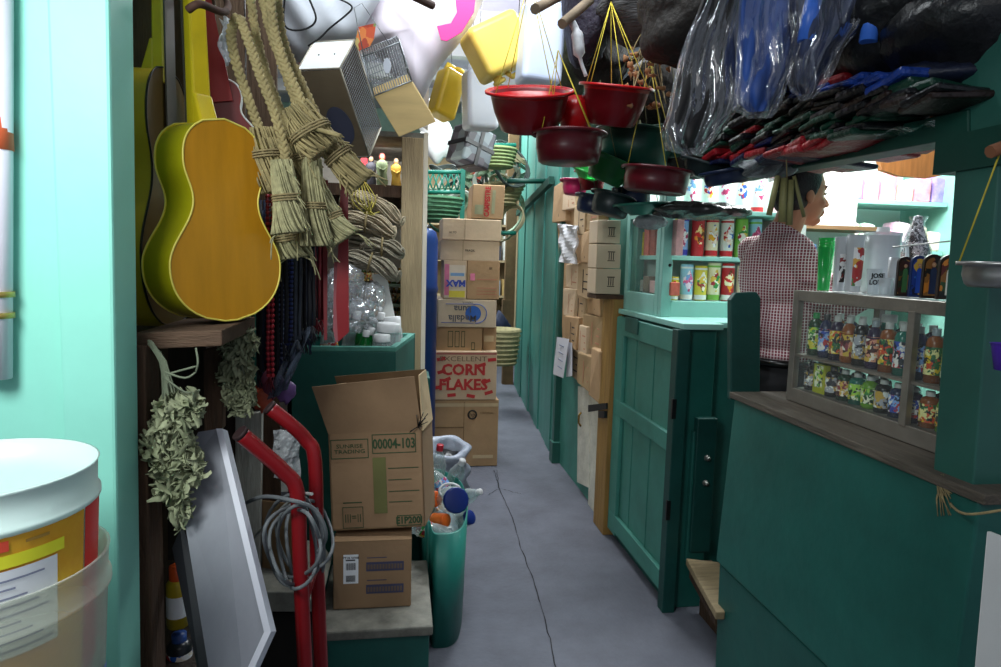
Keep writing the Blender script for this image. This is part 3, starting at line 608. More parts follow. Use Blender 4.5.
def can(name, label, cat, px, py, Y, r, h, cm, capm, capr=.6, caph=.03, band=None):
    p = WY(px, py, Y); t = T(name, label, cat, p); m = MB(); m.lathe([(0, 0), (r, 0), (r, h), (r*.7, h+.01), (0, h+.01)], 18, p); O('body', m, cm, t)
    m = MB(); m.lathe([(r*capr, h+.008), (r*capr, h+.008+caph), (0, h+.01+caph)], 14, p); O('cap', m, capm, t)
    if band: m = MB(); m.lathe([(r*1.02, h*.25), (r*1.02, h*.75)], 18, p); O('label', m, band, t)
can('spray_bottle', 'yellow bottle with orange cap behind the leaning panels', 'bottle', 178, 625, 1.6, .024, .105, mat('bottle_yellow', '#b8a022', .4), mat('cap_orange', '#e0561e', .4), .7, .035, mat('label_white'))
can('spray_bottle', 'dark bottle with printed label below the orange capped one', 'bottle', 180, 668, 1.6, .028, .06, mat('bottle_dark', '#22252a', .3), mat('cap_blue', '#2a4a8a', .4), .6, .02, picc[0])
m = MB(); slab([(160, 668), (205, 668), (205, 700), (160, 700)], 1.55, .2, m); tag(O('wooden_ledge', m, wood_dark), 'dark wooden ledge under the small bottles at lower left', 'ledge')
# pale whitewashed boards behind the hand truck
for i, (P, Y) in enumerate([([(235, 415), (262, 412), (255, 900), (236, 900)], 1.98), ([(222, 440), (234, 438), (234, 900), (222, 900)], 2.02)]):
    m = MB(); m.prism(pixloop(P, Y), (0, .025, 0)); tag(O('upright_plank', m, wood_white, bev=.003), ['wide whitewashed plank upright behind the hand truck', 'narrow whitewashed plank upright behind the grey panel'][i], 'plank')
# dark box pieces in the recess
m = MB(); m.hexa([WY(262, 600, 2.0), WY(306, 602, 1.95), WY(306, 602, 2.3), WY(262, 600, 2.35), WY(262, 500, 2.0), WY(306, 505, 1.95), WY(306, 505, 2.3), WY(262, 500, 2.35)]); tag(O('cardboard_box', m, card_dark, bev=.003), 'shaded cardboard box in the recess behind the grey cables', 'box')
m = MB(); slab([(240, 592), (305, 592), (320, 612), (240, 612)], 1.85, .35, m); tag(O('low_shelf', m, wood_worn, bev=.003), 'worn grey low shelf behind the hand truck', 'shelf')
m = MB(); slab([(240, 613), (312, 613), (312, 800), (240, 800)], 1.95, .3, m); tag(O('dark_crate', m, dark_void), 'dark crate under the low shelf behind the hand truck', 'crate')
# ================================================================ red hand truck
t = T('hand_truck', 'red tubular hand truck standing with handles towards the left', 'hand truck', (-.18, 1.5, 0))
h1 = spline([WY(241, 434, 1.40), WY(262, 452, 1.42), WY(284, 472, 1.44), WY(297, 492, 1.45), WY(300, 560, 1.45), WY(305, 667, 1.45)], 5)
h2 = spline([WY(270, 408, 1.55), WY(290, 424, 1.56), WY(306, 440, 1.58), WY(315, 462, 1.58), WY(317, 560, 1.58), WY(321, 667, 1.58)], 5)
for h_ in (h1, h2):
    e = h_[-1].copy(); e.z = .12; m = MB(); m.tube(h_+[e], .0165, 12); tb = O('side_tube', m, red_p, t)
    q = h_[0]; d = (h_[0]-h_[1]).normalized(); m = MB(); m.tube([q-d*.002, q+d*.006], .0172, 12); O('tube_end', m, mat('dark_rubber', '#2a1516', .7), tb)
for z in (.75, .40, .16):
    f = lambda hh: min(hh, key=lambda p: abs(p.z-z)) if z > .5 else Vector((hh[-1].x, hh[-1].y, z))
    m = MB(); m.tube([f(h1), f(h2)], .011, 8); O('cross_bar', m, red_p, t)
e = (h1[-1]+h2[-1])/2
m = MB(); m.box(e.x-.02, e.x+.22, 1.42, 1.61, .02, .03); O('toe_plate', m, steel, t)
for y in (1.40, 1.63):
    m = MB(); m.X = Matrix.Translation((e.x-.06, y, .09)) @ Matrix.Rotation(PI/2, 4, 'X'); m.lathe([(0, -.015), (.07, -.018), (.09, -.01), (.09, .01), (.07, .018), (0, .015)], 24); O('wheel', m, mat('tyre', '#1b1b1b', .8), t)
m = MB(); m.tube([(e.x-.06, 1.38, .09), (e.x-.06, 1.65, .09)], .008, 8); O('axle', m, steel, t)
# grey cable coil hanging on the truck
t = T('cable_coil', 'grey cable coil looped over the red hand truck', 'cable', WY(295, 500, 1.5)); rr = random.Random(12)
for k in range(6):
    cx, cy, rx, ry = 297+rr.uniform(-12, 10), 545+rr.uniform(-10, 8), 24+rr.uniform(-7, 6), 45+rr.uniform(-10, 6); Y0 = 1.5+rr.uniform(-.06, .09)
    m = MB(); m.tube([WY(cx+math.cos(a)*rx+math.sin(3*a)*2, cy+math.sin(a)*ry, Y0+.06*math.sin(a*2+k)) for a in [2*PI*i/28 for i in range(28)]], .0042, 7, closed=True); O('loop', m, mat('cable_grey', '#63676a', .6, var=.1), t)
m = MB(); m.tube(spline([WY(238, 507, 1.62), WY(262, 497, 1.5), WY(290, 500, 1.4), WY(315, 510, 1.42), WY(326, 535, 1.43), WY(318, 552, 1.45)], 6), .0045, 7); O('cable_tail', m, mat('cable_grey'), t)
m = MB(); m.tube(spline([WY(245, 548, 1.7), WY(270, 520, 1.6), WY(296, 496, 1.5), WY(312, 494, 1.43)], 6), .0035, 7); O('cable_tail', m, mat('cable_pale', '#8a8c8a', .6), t)
# clear packet of hardware
t = T('clear_packet', 'clear plastic packet of dark hardware hanging between the truck handles', 'packet', WY(288, 430, 1.72)); rr = random.Random(3)
m = MB(); m.grid(lambda u, v: WY(273+u*27+math.sin(v*9)*1.2, 430+v*48, 1.70)+Vector((0, -.02*math.sin(PI*u)*math.sin(PI*v)-.004*math.sin(u*17+v*11), 0)), 14, 18); O('film', m, mat_film('packet_film', '#f0f4f8', .3, .15, .8, 40), t)
m = MB()
for i in range(9): p = WY(279+rr.uniform(0, 16), 440+rr.uniform(0, 34), 1.73); m.X = Matrix.Translation(p) @ Euler((rr.random()*3, rr.random()*3, 0)).to_matrix().to_4x4(); m.lathe([(0, 0), (.012, 0), (.012, .01), (.006, .014), (0, .014)], 12)
O('hardware', m, black, t, kind='stuff')
# ================================================================ straw brooms with braided handles
def braid(pts, r, mb, turns=16, n=6):
    sp = spline(pts, 10); k = len(sp)
    for s in range(3):
        out = []
        for i, p in enumerate(sp):
            t_ = i/(k-1); a = t_*turns*2*PI/1.5+s*2*PI/3; d = (sp[min(i+1, k-1)]-sp[max(i-1, 0)]).normalized(); u = d.cross(Vector((0, 1, 0))).normalized()
            out.append(p+u*math.sin(a)*r*.9+Vector((0, 1, 0))*math.sin(2*a)*r*.45)
        mb.tube(out, r*.62, n)
    return mb
def broom(label, strands, bundle, widths, Y, seed, nb=70, cut=True):
    rr = random.Random(seed); top = WY(*strands[0][0][:2], Y) if strands else WY(*bundle[0], Y)
    t = T('straw_broom', label, 'broom', top, 'straw hand brooms with braided handles')
    for s_ in strands:
        m = MB(); L = sum((Vector(s_[i+1][:2])-Vector(s_[i][:2])).length for i in range(len(s_)-1)); braid([WY(p[0], p[1], p[2] if len(p) > 2 else Y) for p in s_], .0085, m, turns=max(3, L/11)); O('braided_handle', m, straw, t)
    m = MB(); ax = spline([WY(p[0], p[1], Y) for p in bundle], 4); k = len(ax)
    W_ = [widths[0]+(widths[1]-widths[0])*min(1, i/(k*.5)) if i < k*.5 else widths[1]+(widths[2]-widths[1])*((i-k*.5)/(k*.5)) for i in range(k)]
    for j in range(nb):
        a = rr.uniform(0, 2*PI); r = math.sqrt(rr.random()); i0 = rr.choice((0, 0, 0, 1, 2)); i1 = k-1 if (cut or rr.random() < .6) else k-rr.choice((1, 2, 3)); pts = []
        for i in range(i0, i1+1):
            d = (ax[min(i+1, k-1)]-ax[max(i-1, 0)]).normalized(); u = d.cross(Vector((0, 1, 0))).normalized(); pts.append(ax[i]+u*math.cos(a+.15*i)*r*W_[i]+Vector((0, 1, 0))*math.sin(a+.15*i)*r*W_[i]*.8)
        m.tube(pts, rr.uniform(.0018, .0034), 5)
    for j in range(14):
        i = rr.randrange(1, k-1); p = ax[i]; d = (ax[i+1]-ax[i-1]).normalized(); u = d.cross(Vector((0, 1, 0))).normalized()*rr.choice((-1, 1)); q = p+u*W_[i]*.9+Vector((0, rr.uniform(-.02, .01), 0)); m.tube(spline([p, q+d*.02, q+d*rr.uniform(.03, .08)+u*rr.uniform(.0, .02)], 3), .0016, 4)
    O('bristles', m, straw_cut if cut else straw, t)
    kb = int(k*.5); d = (ax[kb+1]-ax[kb-1]).normalized(); m = MB(); u = d.cross(Vector((0, 1, 0))).normalized()
    for q in (-.006, .0, .006): m.tube([ax[kb]+d*q+(u*math.cos(a)+Vector((0, .85, 0))*math.sin(a))*(W_[kb]*1.08) for a in [2*PI*i/18 for i in range(18)]], .0022, 5, closed=True)
    O('binding', m, twine, t); return t
broom('straw broom with long loop handle, its loose end nearest the amber guitar', [[(238, 16), (231, 34), (236, 62), (246, 92), (256, 120), (264, 138)]], [(263, 128), (266, 155), (274, 192)], (.030, .036, .030), 1.66, 1, 80, False)
broom('pale straw broom with thick cut end lowest beside the amber guitar', [[(240, 18), (250, 46), (261, 78), (274, 112), (284, 150), (286, 176)]], [(281, 160), (286, 198), (291, 233)], (.022, .030, .052), 1.62, 2, 110)
broom('dark straw broom end poking out below the pale cut end', [], [(284, 205), (290, 238), (294, 258)], (.03, .04, .050), 1.74, 3, 90)
broom('straw broom with braided handle running down from the top edge', [[(250, -6), (256, 34), (268, 78), (284, 118), (297, 150)]], [(291, 130), (301, 158), (308, 182)], (.022, .032, .034), 1.70, 4, 70, False)
broom('upright straw broom with cut end under the belts of straw', [[(262, -6), (270, 30), (286, 76), (300, 116), (312, 160)]], [(312, 158), (313, 206), (315, 246)], (.020, .030, .050), 1.68, 5, 110)
broom('straw broom with cut end slanting right above the red strap', [], [(320, 190), (330, 218), (344, 240)], (.020, .032, .052), 1.72, 6, 100)
broom('straw broom bundled thick with loose straw in the middle', [[(270, -6), (274, 30), (284, 62), (297, 92), (310, 120)]], [(296, 105), (310, 132), (324, 152)], (.034, .046, .040), 1.58, 7, 100, False)
broom('longest straw broom slanting right towards the rope hanks', [[(277, -6), (283, 40), (300, 80), (318, 118), (330, 136)]], [(318, 128), (338, 156), (362, 184)], (.022, .032, .040), 1.62, 8, 90, False)
m = MB(); m.tube([WY(312, 128, 1.56), WY(341, 136, 1.5)], .005, 6); tag(O('cane_stick', m, straw), 'short cane stick poking out of the straw brooms', 'stick')
m = MB(); rr = random.Random(6); m.grid(lambda u, v: WY(219+u*13+math.sin(v*8)*2+v*4, 18+v*46, 1.7)+Vector((0, .02*math.sin(u*9+v*7), 0)), 8, 12); tag(O('clear_bag', m, mat_film('packet_film'), solid=.001), 'clear plastic bag hanging left of the braided handles', 'bag')
m = MB(); m.tube([(-.62, 1.5, 2.30), (.1, 2.4, 2.36)], .014, 8); tag(O('hanging_pole', m, mat('rusty_iron')), 'iron pole under the roof from which the brooms hang', 'pole')
# ================================================================ dark cords, beads and straps hanging
rr = random.Random(21); cols = [('black_cord', '#12131a'), ('navy_cord', '#18203c'), ('blue_cord', '#27345e'), ('red_cord', '#6d1420'), ('slate_cord', '#343a44'), ('green_cord', '#1b5844')]
nm = {'black_cord': 'black', 'navy_cord': 'navy', 'blue_cord': 'blue', 'red_cord': 'dark red', 'slate_cord': 'slate grey', 'green_cord': 'green'}
def cord(px, y0, y1, Y, c, beads=None, drift=0):
    n, h = cols[c]; t = T('hanging_strand', 'x', 'cord', WY(px, y0, Y), nm[n]+' cords hanging in the dark bunch')
    t['label'] = nm[n]+' cord in the bunch hanging right of the amber guitar'
    for s_ in (-1, 1):
        m = MB(); pts = [WY(px+s_*2.1+drift*k/6+rr.uniform(-.6, .6), y0+(y1-y0)*k/6, Y+rr.uniform(-.006, .006)) for k in range(7)]; m.tube(pts, rr.uniform(.0035, .006), 6); cd = O('strand', m, mat(n, h, .75, var=.3, vs=50), t)
        if beads:
            m = MB()
            for k in range(34):
                q = k/33*6; i = min(5, int(q)); p = pts[i].lerp(pts[i+1], q-i); m.ell(p, .0062, 7, 5)
            O('beads', m, mat('bead_'+beads, beads, .3, var=.1), cd)
    m = MB(); e = pts[-1]
    for k in range(8): m.tube([e+Vector((-.008, 0, 0)), e+Vector((rr.uniform(-.02, .012), rr.uniform(-.01, .01), -rr.uniform(.015, .05)))], .0016, 4)
    O('tassel', m, mat(n, h), t)
xs = [252, 258, 264, 270, 275, 280, 284, 289, 294, 298, 303, 307, 312, 317, 322]
for i, x in enumerate(xs):
    c = [5, 0, 1, 3, 0, 2, 0, 1, 0, 4, 0, 1, 0, 3, 3][i]
    cord(x, 205+rr.uniform(-10, 10), (382 if i < 1 else 372 if i < 5 else 352-(i-5)*3.5)+rr.uniform(-6, 6), 1.86+.05*(i % 3), c, {3: '#b02a34', 5: '#8a94b8', 7: '#30407a'}.get(i))
for i, x in enumerate([256, 262, 268, 277, 286, 292, 300, 309, 315]): cord(x, 200, 365-(max(0, i-3))*7+rr.uniform(-5, 5), 2.02, [0, 1, 0, 0, 1, 0, 0, 1, 0][i])
m = MB(); m.grid(lambda u, v: WY(291+u*20-v*22+math.sin(u*20+v*5)*2, 338+v*62-u*12, 1.9)+Vector((0, .03*math.sin(u*11)*math.sin(v*7), 0)), 16, 18); tag(O('net_tassel', m, mat('mesh_slate', '#4c5666', .8, alpha=.6, var=.3, vs=40), solid=.001), 'grey gauzy tassel below the dark hanging cords', 'tassel')
t = T('red_strap', 'wide red strap with pointed end hanging beside the straw brooms', 'strap', WY(344, 178, 1.8))
m = MB(); m.prism([WY(341, 176, 1.8), WY(348, 176, 1.8), WY(349, 332, 1.8), WY(338, 342, 1.8), WY(336, 300, 1.8)], (0, .004, 0)); O('webbing', m, red_p, t)
m = MB(); slab([(334, 262), (339, 262), (343, 330), (336, 344), (333, 330)], 1.83, .003, m); O('pink_strip', m, mat('strap_pink', '#8a4a50', .7), t)
t = T('red_strap', 'narrow dark red strap just left of the wide red one', 'strap', WY(325, 190, 1.85)); m = MB(); slab([(322, 180), (328, 180), (327, 340), (324, 340)], 1.88, .003, m); O('webbing', m, mat('dark_red', '#6a141c', .6), t)
# lilac and magenta bits under the cords
rr = random.Random(4)
for i, (px, py, c, l) in enumerate([(270, 385, '#7a3a50', 'crumpled maroon paper'), (285, 390, '#6a4a80', 'crumpled lilac wrapper'), (262, 398, '#b04a30', 'crumpled rusty orange wrapper')]):
    m = MB(); m.ell(WY(px, py, 1.95), (.03, .02, .035), 14, 10, lambda d: 1+.35*math.sin(d.x*9+d.z*7+i)*math.sin(d.z*11)); tag(O('crumpled_wrapper', m, mat('wrap_%d' % i, c, .5, var=.3, vs=30)), l+' below the hanging cords', 'wrapper')
# ================================================================ bench, boxes
t = T('teal_bench', 'low teal bench with worn grey top holding cardboard boxes', 'bench', (-.1, 2.25, 0))
m = MB(); m.box(-.235, .108, 2.06, 2.50, 0, .295); O('body', m, teal_dark, t, bev=.004)
m = MB(); m.box(-.245, .118, 2.03, 2.51, .295, .328); O('top_board', m, wood_worn, t, bev=.006)
m = MB(); m.box(-.23, .10, 2.05, 2.062, .10, .106); O('groove', m, black, t)
def carton(name, label, o, a, b, c, mt=None, seam=True):
    """closed carton: o corner, a along the front, b into depth, c up"""
    t = T(name, label, 'cardboard box', o); m = MB(); m.pbox(o, a, b, c); bd = O('carton', m, mt or card, t, bev=.004)
    if seam: n = a.cross(c).normalized(); n = n if n.dot(b) < 0 else -n; m = MB(); m.pbox(o+c*.985+a*.0+n*.0008, a, n*.0008, c*.006); O('flap_seam', m, card_dark, t)
    return t
o = WY(333, 600, 2.16); o.z = .329; a = WY(411, 600, 2.16)-WY(333, 600, 2.16); a.z = 0; c = Vector((0, 0, WY(333, 531, 2.16).z-WY(333, 600, 2.16).z))
boxm = mat('box_brown', '#96785a', .85, var=.1, vs=5, bump=.15, bs=40)
sb = carton('cardboard_box', 'small closed cardboard box with white barcode label on the bench', o, a, Vector((.004, .22, 0)), c, boxm)
def on_front(P0, a, c, u0, u1, v0, v1, off=.0015, th=.001):
    n = a.cross(c).normalized(); n = -n if n.y > 0 else n; p = P0+n*off; return [p+a*u0+c*v0, p+a*u1+c*v0, p+a*u1+c*v1, p+a*u0+c*v1], n*th
m = MB(); q, n = on_front(o, a, c, .13, .32, .38, .80); m.prism(q, n); lbl = O('barcode_label', m, mat('label_white'), sb)
m = MB()
for i in range(11): q, n = on_front(o, a, c, .165+i*.0115, .165+i*.0115+.004+.003*(i % 2), .58, .68, .003); m.prism(q, n)
for i in range(9): q, n = on_front(o, a, c, .165+i*.0135, .165+i*.0135+.008, .41, .50, .003); m.prism(q, n)
q, n = on_front(o, a, c, .16, .28, .715, .73, .003); m.prism(q, n)
O('barcode', m, black, lbl)
text('lettering', 'PT1R WH8', .011, o+a*.225+c*.755-Vector((0, .004, 0)), a, c, black, lbl)
blue_ink = mat('blue_ink', '#45455f', .7)
for v in (.55, .22):
    m = MB(); q, n = on_front(o, a, c, .42, .90, v, v+.13); m.prism(q, n); pr = O('printed_panel', m, blue_ink, sb)
    m = MB()
    for i in range(12): q, n = on_front(o, a, c, .435+i*.038, .435+i*.038+.028, v+.03, v+.10, .003); m.prism(q, n)
    O('panel_cells', m, mat('ink_brown', '#6b5a52', .8), pr)
    m = MB(); q, n = on_front(o, a, c, .43, .68, v+.19, v+.20); m.prism(q, n); O('fine_print', m, blue_ink, pr)
# open box leaning on it
Yb = 2.2
o = WY(332, 531, Yb); a = WY(425, 524, Yb)-o; a = a+Vector((0, -.02, 0)); c = WY(317, 437, Yb)-o; c = c-a*(c.dot(a)/a.dot(a))*1; c = c+Vector((0, .03, 0)); b = a.cross(c).normalized(); b = b if b.y > 0 else -b
b = (b+a.normalized()*.12).normalized()*.24
t = T('open_cardboard_box', 'open cardboard box printed 00004-103 tilting on the small box', 'cardboard box', o)
th = .005; m = MB()
m.pbox(o, a, b.normalized()*th, c); O('front_panel', m, boxm, t)
m = MB(); m.pbox(o+b, a, b.normalized()*th, c*1.04); O('back_panel', m, card_dark, t)
for o_ in (o, o+a-a.normalized()*th): m = MB(); m.pbox(o_, a.normalized()*th, b, c); O('side_panel', m, boxm, t)
m = MB(); m.pbox(o, a, b, c.normalized()*th); O('bottom_panel', m, card, t)
fl = WY(301, 388, Yb)-WY(317, 437, Yb); fl2 = WY(402, 362, Yb)-WY(410, 418, Yb); n_ = Vector((0, -.004, 0))
m = MB(); p0, p1 = o+c, o+a+c; m.prism([p0, p1, p1+fl2+Vector((0, -.02, 0)), p0+fl+Vector((0, -.02, 0))], (0, .004, 0)); O('front_flap', m, boxm, t)
m = MB(); p2, p3 = o+b+c, o+b+a+c; m.prism([p2, p3, p3+fl2*1.0, p2+fl*1.05+a*.02], (0, .004, 0)); O('back_flap', m, card_dark, t)
m = MB(); m.prism([p1, p3, p3+fl2*.99, p1+fl2+a*.045], a.normalized()*.004); O('side_flap', m, card_edge, t)
m = MB(); m.prism([p0, p2, p2+fl*.9+a*.12, p0+fl*.95], a.normalized()*.004); O('side_flap', m, card_edge, t)
gi = mat('green_ink', '#314a2e', .8)
N_ = a.cross(c).normalized(); N_ = N_ if N_.y < 0 else -N_
def fr(u0, u1, v0, v1, w=.008, par=t, nm_='printed_frame'):
    m = MB()
    for (x0, x1, y0, y1) in ((u0, u1, v0, v0+w), (u0, u1, v1-w, v1), (u0, u0+w, v0, v1), (u1-w, u1, v0, v1)): q, n = on_front(o, a, c, x0, x1, y0, y1); m.prism(q, n)
    return O(nm_, m, gi, par)
f1 = fr(.46, .93, .78, .98); text('lettering', '00004-103', .047, o+a*.695+c*.875+N_*.003, a, c, gi, f1, bold=.0010, sx=.70)
f2 = fr(.02, .42, .74, .94); text('lettering', 'SUNRISE\nTRADING', .018, o+a*.22+c*.84+N_*.003, a, c, gi, f2, sx=1.3)
f3 = fr(.70, .96, .02, .13); text('lettering', 'E1P200I', .032, o+a*.83+c*.075+N_*.003, a, c, gi, f3, bold=.001, sx=.85)
f4 = fr(.12, .34, .02, .24, .006); text('lettering', '|||=||', .03, o+a*.23+c*.13+N_*.003, a, c, gi, f4)
m = MB(); q, n = on_front(o, a, c, .46, .60, .16, .74); m.prism(q, n); O('green_block', m, mat('faded_green_ink', '#6b6a3e', .85), t)
m = MB()
for k, v in enumerate((.62, .5, .38, .27)): q, n = on_front(o, a, c, .62, .95-.08*(k % 2), v, v+.008, .0025); m.prism(q, n)
O('fine_print', m, gi, t)
m = MB(); q, n = on_front(o, a, c, .13, .33, .28, .29, .0025); m.prism(q, n); O('fine_print', m, gi, t)
m = MB(); rr = random.Random(2); p = o+a*.96+c*1.05+N_*.01
for i in range(14): m.tube([p, p+Vector((rr.uniform(-.03, .035), -.01, rr.uniform(-.02, .05)))], .0014, 4)
O('black_scrawl', m, black, t)
# ================================================================ tall teal bin with bottles on top
t = T('teal_bin', 'tall dark teal bin filled with clear plastic bottles and bags', 'bin', (-.2, 2.85, 0))
A, B_, C_, D_ = Vector((-.42, 2.6, 0)), Vector((-.012, 2.6, 0)), Vector((.073, 3.1, 0)), Vector((-.42, 3.1, 0)); zt = 1.155
m = MB()
def wl(p, q, th, z0, z1, mb): d = (q-p); n = Vector((-d.y, d.x, 0)).normalized()*th; mb.prism([p+Vector((0, 0, z0)), q+Vector((0, 0, z0)), q+n+Vector((0, 0, z0)), p+n+Vector((0, 0, z0))], (0, 0, z1-z0))
for p, q in ((A, B_), (B_, C_), (C_, D_), (D_, A)): wl(p, q, .018, 0, zt-.02, m)
m.prism([A+Vector((.02, .02, .96)), B_+Vector((-.02, .02, .96)), C_+Vector((-.02, -.02, .96)), D_+Vector((.02, -.02, .96))], (0, 0, .02))
O('body', m, teal_dark, t, bev=.002)
m = MB()
for p, q in ((A, B_), (B_, C_), (C_, D_), (D_, A)): wl(p, q, .026, zt-.02, zt, m)
O('rim', m, mat('worn_teal', '#4a8a7c', .6, var=.3, vs=12, bump=.3), t, bev=.003)
m = MB(); m.box(-.05, .15, 3.18, 3.38, 0, .93); tag(O('teal_cabinet', m, teal_dark, bev=.005), 'low teal cabinet behind the tall bin beside the white post', 'cabinet')
# ---------------------------------------------------------------- generic plastic bottle (origin at foot)
_bt = {}
def bottle(kind, body_m, cap_m, label_m=None, r=.033, h=.2, name='plastic_bottle'):
    k = (kind, body_m.name, cap_m.name, label_m and label_m.name, r, h)
    if k in _bt: return dup(_bt[k])
    t = T(name, 'x', 'bottle'); P = {'soda': [(0, .004), (r*.7, 0), (r, .012), (r, h*.3), (r*.93, h*.36), (r, h*.44), (r, h*.62), (r*.62, h*.82), (r*.36, h*.9), (r*.36, h*.96)],
         'jar': [(0, 0), (r, 0), (r*1.02, .01), (r*1.02, h*.8), (r*.85, h*.88), (r*.85, h*.93)],
         'oil': [(0, 0), (r, 0), (r, h*.68), (r*.85, h*.76), (r*.42, h*.8), (r*.42, h*.86)],
         'flask': [(0, 0), (r*.9, 0), (r*1.05, h*.1), (r*.8, h*.34), (r*1.05, h*.6), (r*.8, h*.74), (r*.4, h*.8), (r*.4, h*.86)]}[kind]
    m = MB(); m.lathe(P, 16); O('body', m, body_m, t)
    rc = P[-1][0]*1.15; z = P[-1][1]-h*.05; ch = h*.11 if kind != 'jar' else h*.14
    m = MB(); m.lathe([(rc, z), (rc, z+ch), (rc*.9, z+ch+.002), (0, z+ch+.002)], 14); O('cap', m, cap_m, t)
    if label_m: m = MB(); a, b = (.42, .63) if kind == 'soda' else (.14, .62); m.lathe([(r*1.03, h*a), (r*1.03, h*b)], 16); O('label', m, label_m, t)
    _bt[k] = t; return t
def place(o, loc, rot=(0, 0, 0), label='', group=None, scale=None):
    put(o, loc, rot, scale); o['label'] = label
    if group: o['group'] = group
    elif 'group' in o: del o['group']
    return o
clear = mat_film('bottle_clear', '#eef4f4', .22, .08, .1, 10)
cap_blue = mat('lid_blue', '#1c2f78', .35); cap_red = mat('lid_red', '#c8283a', .4); cap_white = mat('lid_white', '#dcdcdc', .4); cap_orange = mat('lid_orange', '#e8641e', .4); glass_green = mat('glass_green', '#0f7a34', .12, trans=.5)
# contents of the tall teal bin
G = 'bottles in the tall teal bin'
rr = random.Random(31)
zb = 1.065
for (px, Y, kind, bm, cm, lm, r, h, l, rx) in [
    (352, 2.80, 'soda', glass_green, cap_white, None, .034, .24, 'green glass bottle tilted in the tall bin', .35), (360, 2.75, 'soda', glass_green, cap_white, None, .034, .215, 'green bottle standing nearer the clear jar in the tall bin', .12),
    (368, 2.85, 'soda', glass_green, cap_white, mat('label_white'), .032, .22, 'green bottle with white label in the tall bin', -.2),
    (386, 2.78, 'jar', clear, cap_white, None, .050, .24, 'big clear jar at the right side of the tall bin', .05), (396, 2.95, 'jar', clear, cap_white, None, .045, .25, 'clear jar in the back right corner of the tall bin', -.1),
    (375, 2.95, 'soda', clear, cap_white, None, .04, .27, 'clear bottle behind the green ones in the tall bin', .1), (382, 2.72, 'jar', clear, cap_white, mat('label_white'), .034, .20, 'clear jar with white label at the front of the tall bin', 0),
    (336, 2.82, 'soda', clear, cap_red, picc[0], .036, .25, 'clear bottle with red label in the tall bin', -.2), (345, 2.95, 'soda', clear, cap_white, None, .04, .28, 'tall clear bottle in the back of the bin', .2)]:
    P = WY(px, 345, Y); place(bottle(kind, bm, cm, lm, r, h), (P.x, Y, zb-.08), (rx*.5, rx, 0), l, G)
film_b = mat_gloss('bag_film', .12, .7, .10, .6, 9, haze=.2)
for px, py, w, h, Y, l in [(345, 290, .085, .11, 2.95, 'big clear plastic bag puffed above the tall bin'), (358, 315, .08, .07, 2.8, 'clear plastic bag lying over the bottles of the tall bin'), (334, 300, .05, .11, 2.72, 'narrow clear bag between the red straps over the tall bin'), (372, 300, .06, .08, 3.0, 'clear bag at the back of the tall bin near the rope hanks')]:
    m = MB(); s_ = rr.random()*9; m.ell(WY(px, py, Y), (w, .08, h), 26, 20, lambda d: 1+.13*math.sin(d.x*9+s_+d.z*6)*math.sin(d.y*8+d.z*9)+.06*math.sin(d.z*21+d.x*17)); tag(O('plastic_bag', m, film_b), l, 'bag', 'clear bags on the tall bin')
m = MB(); slab([(372, 275), (386, 272), (396, 322), (384, 330)], 3.02, .004, m); tag(O('white_card', m, white_p), 'white card leaning among bags behind the tall bin', 'card')
# ---------------------------------------------------------------- rope hanks
def hank(c, L, W, ang, name, label, mt, seed, n=30, tie=True):
    rr = random.Random(seed); t = T('rope_hank', label, 'rope', c, 'natural rope hanks in front of the lit shelf'); ca, sa = math.cos(ang), math.sin(ang)
    m = MB()
    for i in range(n):
        a = rr.uniform(0, 2*PI); q = math.sqrt(rr.random()); pts = []
        for k in range(13):
            s_ = k/12*2-1; w = W*(1-.35*math.exp(-(s_*2.6)**2))*math.sqrt(max(.05, 1-abs(s_)**3)); th = a+s_*1.1
            x = s_*L/2*(1-.04*q); y = math.cos(th)*w*q; z = math.sin(th)*w*q-.12*L*(s_*s_)
            pts.append(c+Vector((x*ca-z*sa, y, x*sa+z*ca)))
        m.tube(pts, .0042, 5)
    for e in (-1, 1):
        for i in range(7):
            w = W*(.25+.12*i); m.tube([c+Vector(((e*(L/2-.012+.01*math.cos(a)))*ca-math.sin(a)*w*.5*sa, w*.5*math.cos(a)*.8, e*(L/2-.012)*sa+math.sin(a)*w*.5*ca-.1*L)) for a in [2*PI*j/10 for j in range(10)]], .004, 5, closed=True)
    O('coils', m, mt, t)
    if tie: m = MB(); m.tube([c+Vector((-math.sin(a)*W*.8*sa, W*.8*math.cos(a), math.sin(a)*W*.8*ca)) for a in [2*PI*j/14 for j in range(14)]], .005, 6, closed=True); O('tie', m, twine, t)
hk = mat('hemp_rope', '#ab9d84', .9, var=.3, vs=30, bump=.4, bs=90); hk2 = mat('grey_hemp', '#928a78', .9, var=.3, vs=30, bump=.4, bs=90)
for (px, py, L, W, ang, Y, l, mt) in [(374, 203, .30, .048, -.35, 3.15, 'top rope hank sloping down to the right under the shelf', hk), (366, 222, .27, .058, -.12, 3.05, 'thick pale rope hank below the top one', hk), (374, 240, .27, .045, -.2, 3.1, 'greyer rope hank in the middle of the pile', hk2), (382, 247, .20, .05, -.05, 3.0, 'short stubby rope hank at the right of the pile', hk2), (370, 262, .28, .052, -.25, 2.98, 'lowest rope hank hanging above the plastic bags', hk2), (352, 200, .12, .05, .2, 3.1, 'small rope bundle tucked left of the top hank', hk)]:
    hank(WY(px, py, Y), L, W, ang, 'rope_hank', l, mt, int(px+py), 34)
m = MB(); rr = random.Random(9)
for i in range(7): m.tube(spline([WY(358+i, 180, 2.9), WY(352+i*4, 200, 2.85), WY(362+rr.uniform(0, 12), 214, 2.88), WY(370+rr.uniform(0, 10), 200+rr.uniform(0, 20), 2.95)], 4), .0022, 5)
